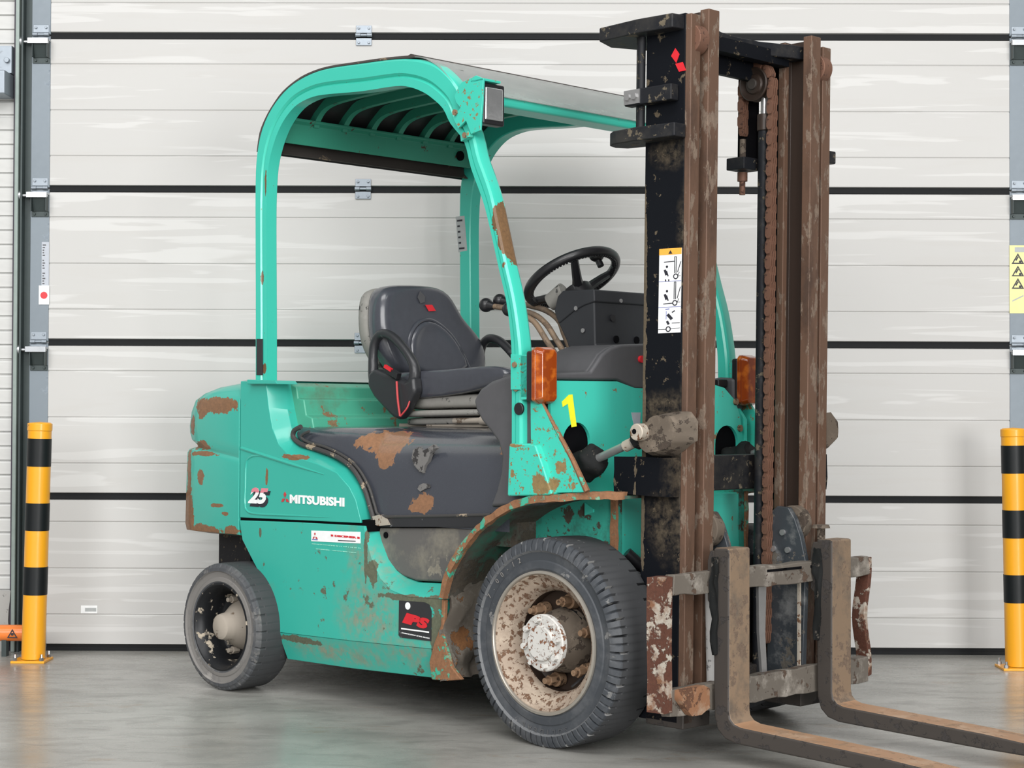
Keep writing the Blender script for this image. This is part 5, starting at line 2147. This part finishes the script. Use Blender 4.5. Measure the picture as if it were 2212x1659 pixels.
for cx_, cy_ in ((.76, .335), (.74, .648), (.46, .955)):
    o_, i_ = [], []
    for k in range(18):
        a = 2 * PI * k / 18
        o_.append(lbp(cx_ + .115 * math.cos(a), cy_ + .034 * math.sin(a)))
        i_.append(lbp(cx_ + .075 * math.cos(a), cy_ + .022 * math.sin(a)))
    b2 = to_side(shape2d(o_, [i_], .0012), -.3668)
    me = bpy.data.meshes.new('t')
    b2.to_mesh(me)
    b2.free()
    bm.from_mesh(me)
obj('label_wheels', bm, 'dark_print', om)
bm = bmesh.new()
for cx_, cy_ in ((.36, .215), (.38, .505)):
    pts = [lbp(cx_ + .05 * math.cos(2 * PI * k / 12), cy_ + .015 * math.sin(2 * PI * k / 12)) for k in range(12)]
    prism(bm, pts, 'Y', -.3676, -.3664)
    lquad(bm, cx_ - .10, cy_ + .035, cx_ - .02, cy_ + .10, .10)
    lquad(bm, cx_ - .02, cy_ + .05, cx_ + .06, cy_ + .115, .05)
lquad(bm, .30, .245 + .12, .32, .39, .05)
lquad(bm, .45, .245 + .12, .45, .39, .05)
lquad(bm, .42, .78, .62, .84, .13)
lquad(bm, .40, .86, .48, .90, .10)
lquad(bm, .62, .76, .74, .74, .05)
obj('label_figure', bm, 'dark_print', om)
bm = bmesh.new()
lquad(bm, 0, .392, 1, .386)
lquad(bm, 0, .697, 1, .691)
lquad(bm, .32, .72, .5, .716, .04)
lquad(bm, .36, .74, .36, .84, .02)
obj('label_rule', bm, 'blue_print', om)

# ================================================================ CARRIAGE AND FORKS
def jag(poly, amp=.003):
    return [(a + random.uniform(-amp, amp), b + random.uniform(-amp, amp)) for a, b in poly]


def bar(name, mat, x0, x1, y0, y1, z0, z1, cuts=2, amp=.003, **kw):
    bm = bmesh.new()
    n = max(1, int(abs(y1 - y0) / .05))
    rows = []
    for i in range(n + 1):
        y = y0 + (y1 - y0) * i / n
        j = lambda: random.uniform(-amp, amp)
        rows.append([bm.verts.new((x0, y, z0 + j())), bm.verts.new((x1 + j(), y, z0 + j() * 1.5)), bm.verts.new((x1 + j(), y, z1 + j())), bm.verts.new((x0, y, z1 + j()))])
    for A, B in zip(rows, rows[1:]):
        for q in range(4):
            bm.faces.new((A[q], A[(q + 1) % 4], B[(q + 1) % 4], B[q]))
    bm.faces.new(rows[0][::-1])
    bm.faces.new(rows[-1])
    return P(name, bm, mat, bevel=.004, **kw)


tbar = bar('carriage_bar', 'carriage', .455, .490, -.51, .505, .505, .568, label='upper carriage bar')
bbar = bar('carriage_bar', 'carriage', .450, .490, -.52, .500, .150, .232, label='lower carriage bar with flaking white paint')
for y in (-.06, .02, .17):
    bm = bmesh.new()
    box(bm, .480, .4925, y, y + .10, .548, .556)
    obj('bar_slot', bm, 'soft_black', tbar)
bm = bmesh.new()
q = [(-.505, .232), (-.40, .236), (-.37, .225), (-.37, .165), (-.41, .150), (-.455, .152), (-.485, .180), (-.505, .205)]
prism(bm, q, 'X', .49, .515)
rough_up(bm, .004, 1, 20)
obj('rust_lump', bm, 'rust_plain', bbar, smooth=50, label='rusted lug on the lower bar')
# end plates
bm = bmesh.new()
box(bm, .425, .490, -.555, -.515, .165, .560)
rough_up(bm, .006, 3, 12)
P('end_plate', bm, 'carriage_rust', smooth=40, label='end plate with white paint flaking off rust')
bm = bmesh.new()
rows = []
for i in range(13):
    f = i / 12
    z = .165 + .395 * f
    y = .500 - .018 * math.sin(PI * f) + .008 * math.sin(3 * PI * f)
    rows.append([bm.verts.new((.440, y, z)), bm.verts.new((.490, y, z)), bm.verts.new((.490, y + .020, z + .004)), bm.verts.new((.440, y + .020, z))])
for A, B in zip(rows, rows[1:]):
    for j in range(4):
        bm.faces.new((A[j], A[(j + 1) % 4], B[(j + 1) % 4], B[j]))
bm.faces.new(rows[0][::-1])
bm.faces.new(rows[-1])
P('end_plate', bm, 'carriage_rust', bevel=.003, label='bent rusted end plate')
# carriage side plates with rollers
SP = [(0.3090, 0.1827), (0.3104, 0.4382), (0.3140, 0.5602), (0.3308, 0.6220), (0.3156, 0.6820), (0.3231, 0.7189), (0.3493, 0.7397), (0.3939, 0.7371), (0.4198, 0.7021), (0.4437, 0.6433), (0.4638, 0.5622), (0.4515, 0.1984)]
for s in (1, -1):
    bm = bmesh.new()
    prism(bm, SP, 'Y', .180, .202)
    if s < 0:
        mirror_y(bm)
    cp = P('roller_plate', bm, 'slate', bevel=.003)
    bm = bmesh.new()
    c = (0.3871, 0.2400, 0.6864)
    cyl(bm, (c[0], s * .208, c[2]), (c[0], s * .246, c[2]), .056, 32)
    obj('carriage_roller', bm, 'casting', cp, bevel=.004)
    for q in ((0.3755, 0.1800, 0.6552), (0.3383, 0.1800, 0.6002), (0.3960, 0.1800, 0.5991)):
        bm = bmesh.new()
        cyl(bm, (q[0], s * .181, q[2]), (q[0], s * .172, q[2]), .010, 10)
        obj('bolt', bm, 'rod', cp)
    # blade-like wear strip edge in front of the channel
    bm = bmesh.new()
    box(bm, .452, .462, s * .155 - .004, s * .155 + .004, .23, .51)
    obj('strip', bm, 'pin', cp)
    bm = bmesh.new()
    a_, b_ = ((0.4500, -0.0885, 0.4723), (0.4500, -0.0453, 0.2169))
    prism(bm, [(s * .0 - .065, .50), (s * .0 - .025, .505), (-.03, .35), (-.02, .22), (-.045, .22), (-.062, .36)], 'X', .452, .462)
    if s > 0:
        obj('hose_guard', bm, 'rod', cp)
    else:
        bm.free()
bm = bmesh.new()
cyl(bm, (.452, -.268, .225), (.445, -.268, .51), .026, 20)
P('guard_tube', bm, 'white_rod', label='pale scuffed tube')

# forks
def fork(y0, y1, jb):
    prof = [(.503, .640), (.562, .640), (.562, .155), (.566, .136), (.580, .122), (.605, .115), (1.10, .0965), (1.62, .060), (1.62, .046), (1.10, .050), (.66, .0615), (.585, .064), (.545, .074), (.517, .098), (.505, .135), (.503, .20)]
    bm = bmesh.new()
    n = 5
    fs = []
    rows = []
    for i in range(n + 1):
        y = y0 + (y1 - y0) * i / n
        rows.append([bm.verts.new((x + (0 if 3 < k < 10 else random.uniform(-.0006, .0006)), y, z)) for k, (x, z) in enumerate(prof)])
    m = len(prof)
    for A, B in zip(rows, rows[1:]):
        for j in range(m):
            f = bm.faces.new((A[j], A[(j + 1) % m], B[(j + 1) % m], B[j]))
            if j in (4, 5, 6):
                f.material_index = 1
    for r_, rev in ((rows[0], True), (rows[-1], False)):
        # split the end cap so that it stays planar and tidy
        f = bm.faces.new(r_[::-1] if rev else r_)
        f.material_index = 2 if rev else 0
    return P('fork', bm, ['fork', 'fork_top', 'fork_side'], bevel=.007, seg=3)


f1 = fork(-.340, -.236, 0)
f2 = fork(.186, .296, 0)
f1['label'] = 'rusty fork nearer the camera side'
f2['label'] = 'rusty fork on the far side'
for y0, fo in ((-.345, f1), (.180, f2)):
    bm = bmesh.new()
    prism(bm, [(.488, .630), (.512, .632), (.512, .50), (.50, .46), (.478, .48), (.478, .60)], 'Y', y0 + .006, y0 + .10)
    obj('fork_hook', bm, 'fork_side', fo, bevel=.004)
    # greasy ragged crust along the shank
    bm = bmesh.new()
    box(bm, .498, .522, y0 - .004, y0 + .008, .32, .61)
    rough_up(bm, .011, 7, 55, y0 * 10)
    obj('grease_crust', bm, 'boot', fo, smooth=60)
bm = bmesh.new()
cyl(bm, (.478, .245, .60), (.478, .245, .672), .013, 12)
cyl(bm, (.478, .245, .672), (.478, .245, .682), .030, 20, .026)
P('locking_pin', bm, 'casting')

# hose / bolt clutter under the cowl, behind the mast
bm = bmesh.new()
tube(bm, smooth_path([(.12, -.30, .60), (.18, -.20, .50), (.16, -.05, .42), (.2, .1, .5), (.12, .25, .56)], 6), .018, 10)
tube(bm, smooth_path([(.05, -.35, .55), (.2, -.32, .53), (.23, -.28, .45)], 6), .012, 8)
box(bm, -.02, .14, -.30, .44, .30, .56)
P('hose_bundle', bm, 'black')

# ================================================================ DECALS
usp = [o for o in FL.children if o.name.startswith('upper_side_panel')][0]
lsp = [o for o in FL.children if o.name.startswith('lower_side_panel')][0]


def side_text(name, s, box4, mat, par, y, bold=0, shear=0, skew=0, size=.1):
    (u0, u1, v0, v1) = box4
    bm = fit_bm(text_bm(s, size, .0004, bold, shear), u0, u1, v0, v1)
    for v in bm.verts:
        v.co.y += skew * (v.co.x - u0)
    to_side(bm, y)
    return obj(name, bm, mat, par)


A = [(-1.3132, 0.7393), (-0.9971, 0.7133), (-1.3129, 0.7071), (-0.9974, 0.7427)]
side_text('brand_lettering', 'MITSUBISHI', (A[0][0], A[1][0], A[2][1], A[0][1]), 'white', usp, -.5415, .0045, 0, 0)
B = [(-1.5703, 0.7577), (-1.4423, 0.6967)]
side_text('number_shadow', '25', (B[0][0] + .010, B[1][0] + .012, B[1][1] - .012, B[0][1] - .010), 'dark_print', usp, -.5412, .006, .35)
side_text('number_lettering', '25', (B[0][0], B[1][0], B[1][1], B[0][1]), 'white', usp, -.5424, .005, .35)
bm = bmesh.new()
hN = B[0][1] - B[1][1]
bm = fit_bm(text_bm('25', .1, .0004, .005, .35), B[0][0], B[1][0], B[1][1], B[0][1])
geom = bm.verts[:] + bm.edges[:] + bm.faces[:]
bmesh.ops.bisect_plane(bm, geom=geom, plane_co=(0, B[1][1] + hN * .70, 0), plane_no=(0, 1, 0), clear_inner=True)
to_side(bm, -.5430)
obj('number_tint', bm, 'pink', usp)
bm = bmesh.new()
a = [(-1.3654, 0.7373), (-1.3400, 0.7110)]
for c_ in ((616.5, 1069), (612, 1080), (621, 1080)):
    pass
for q in ([(-1.3431, 0.7483), (-1.3346, 0.7384), (-1.3429, 0.7262), (-1.3514, 0.7378)], [(-1.3651, 0.7100), (-1.3568, 0.7223), (-1.3429, 0.7228), (-1.3511, 0.7106)], [(-1.3373, 0.7230), (-1.3261, 0.7218), (-1.3177, 0.7102), (-1.3344, 0.7113)]):
    prism(bm, q, 'Y', -.5420, -.5402)
obj('emblem_diamond', bm, 'red_cord', usp)

D = [(-1.1855, 0.6136), (-0.9088, 0.6230), (-0.9085, 0.5826), (-1.1851, 0.5752)]
bm = bmesh.new()
prism(bm, D, 'Y', -.5414, -.5402)
st_ = obj('service_sticker', bm, 'white', lsp, label='white service sticker with red lettering')
T = [(-1.0718, 0.6097), (-0.9118, 0.5987)]
side_text('sticker_lettering', 'II DECENER II', (T[0][0], T[1][0], T[1][1], T[0][1] - .004), 'red', lsp, -.5420, .0065)
bm = bmesh.new()
prism(bm, [(-1.0316, 0.5879), (-0.9339, 0.5909), (-0.9339, 0.5877), (-1.0316, 0.5846)], 'Y', -.5420, -.5412)
obj('sticker_rule', bm, 'dark_print', lsp)
bm = bmesh.new()
for q in ([(-1.1639, 0.6081), (-1.1585, 0.6034), (-1.1638, 0.5964), (-1.1692, 0.6028)], [(-1.1771, 0.5857), (-1.1718, 0.5926), (-1.1638, 0.5931), (-1.1691, 0.5845)], [(-1.1611, 0.5932), (-1.1530, 0.5920), (-1.1476, 0.5856), (-1.1583, 0.5850)]):
    prism(bm, q, 'Y', -.5420, -.5412)
obj('sticker_emblem', bm, 'red_cord', lsp)
bm = bmesh.new()
prism(bm, [(-1.1798, 0.5839), (-1.1476, 0.5848), (-1.1476, 0.5807), (-1.1798, 0.5797)], 'Y', -.5420, -.5412)
obj('sticker_emblem', bm, 'blue_print', lsp)
T = [(-1.1831, 0.5687), (-0.9065, 0.5666)]
side_text('sticker_lettering', 'SERVICE-HOTLINE (0 11 70) 1 34 36 37', (T[0][0], T[1][0], T[1][1] + .002, T[0][1] - .004), 'pale_green_print', lsp, -.5408, .0022)
T = [(-1.1588, 0.5518), (-0.9318, 0.5506)]
side_text('sticker_lettering', 'SICHERHEIT - VERTRAUEN - HILFE', (T[0][0], T[1][0], T[1][1], T[0][1] - .004), 'pale_green_print', lsp, -.5408, .0022)

D = [(-0.6999, 0.4005), (-0.5698, 0.4048), (-0.5465, 0.3989), (-0.5348, 0.3782), (-0.5364, 0.2777), (-0.6918, 0.2753), (-0.7015, 0.2822)]
bm = bmesh.new()
prism(bm, D, 'Y', -.5425, -.5402)
ips = obj('dealer_plate', bm, 'seat_dark', lsp, label='black dealer plate with red letters')
T = [(-0.6819, 0.3708), (-0.5427, 0.3268)]
side_text('plate_lettering', 'IPS', (T[0][0], T[1][0], T[1][1], T[0][1] - .006), 'red', lsp, -.5434, .007, .30, -.10)
bm = bmesh.new()
c = (-0.6533, -0.5430, 0.3857)
cyl(bm, (c[0], -.5424, c[2]), (c[0], -.5445, c[2]), .0125, 20)
obj('plate_dot', bm, 'white', lsp)
bm = bmesh.new()
prism(bm, [(-0.6873, 0.3087), (-0.5459, 0.3093), (-0.5458, 0.3046), (-0.6872, 0.3040)], 'Y', -.5434, -.5424)
obj('plate_rule', bm, 'white', lsp)
T = [(-0.6837, 0.2905), (-0.5424, 0.2944)]
side_text('plate_lettering', 'INTERNATIONAL PLANT SERVICE', (T[0][0], T[1][0], T[1][1], T[0][1]), 'white', lsp, -.5434, .003, 0, -.04)
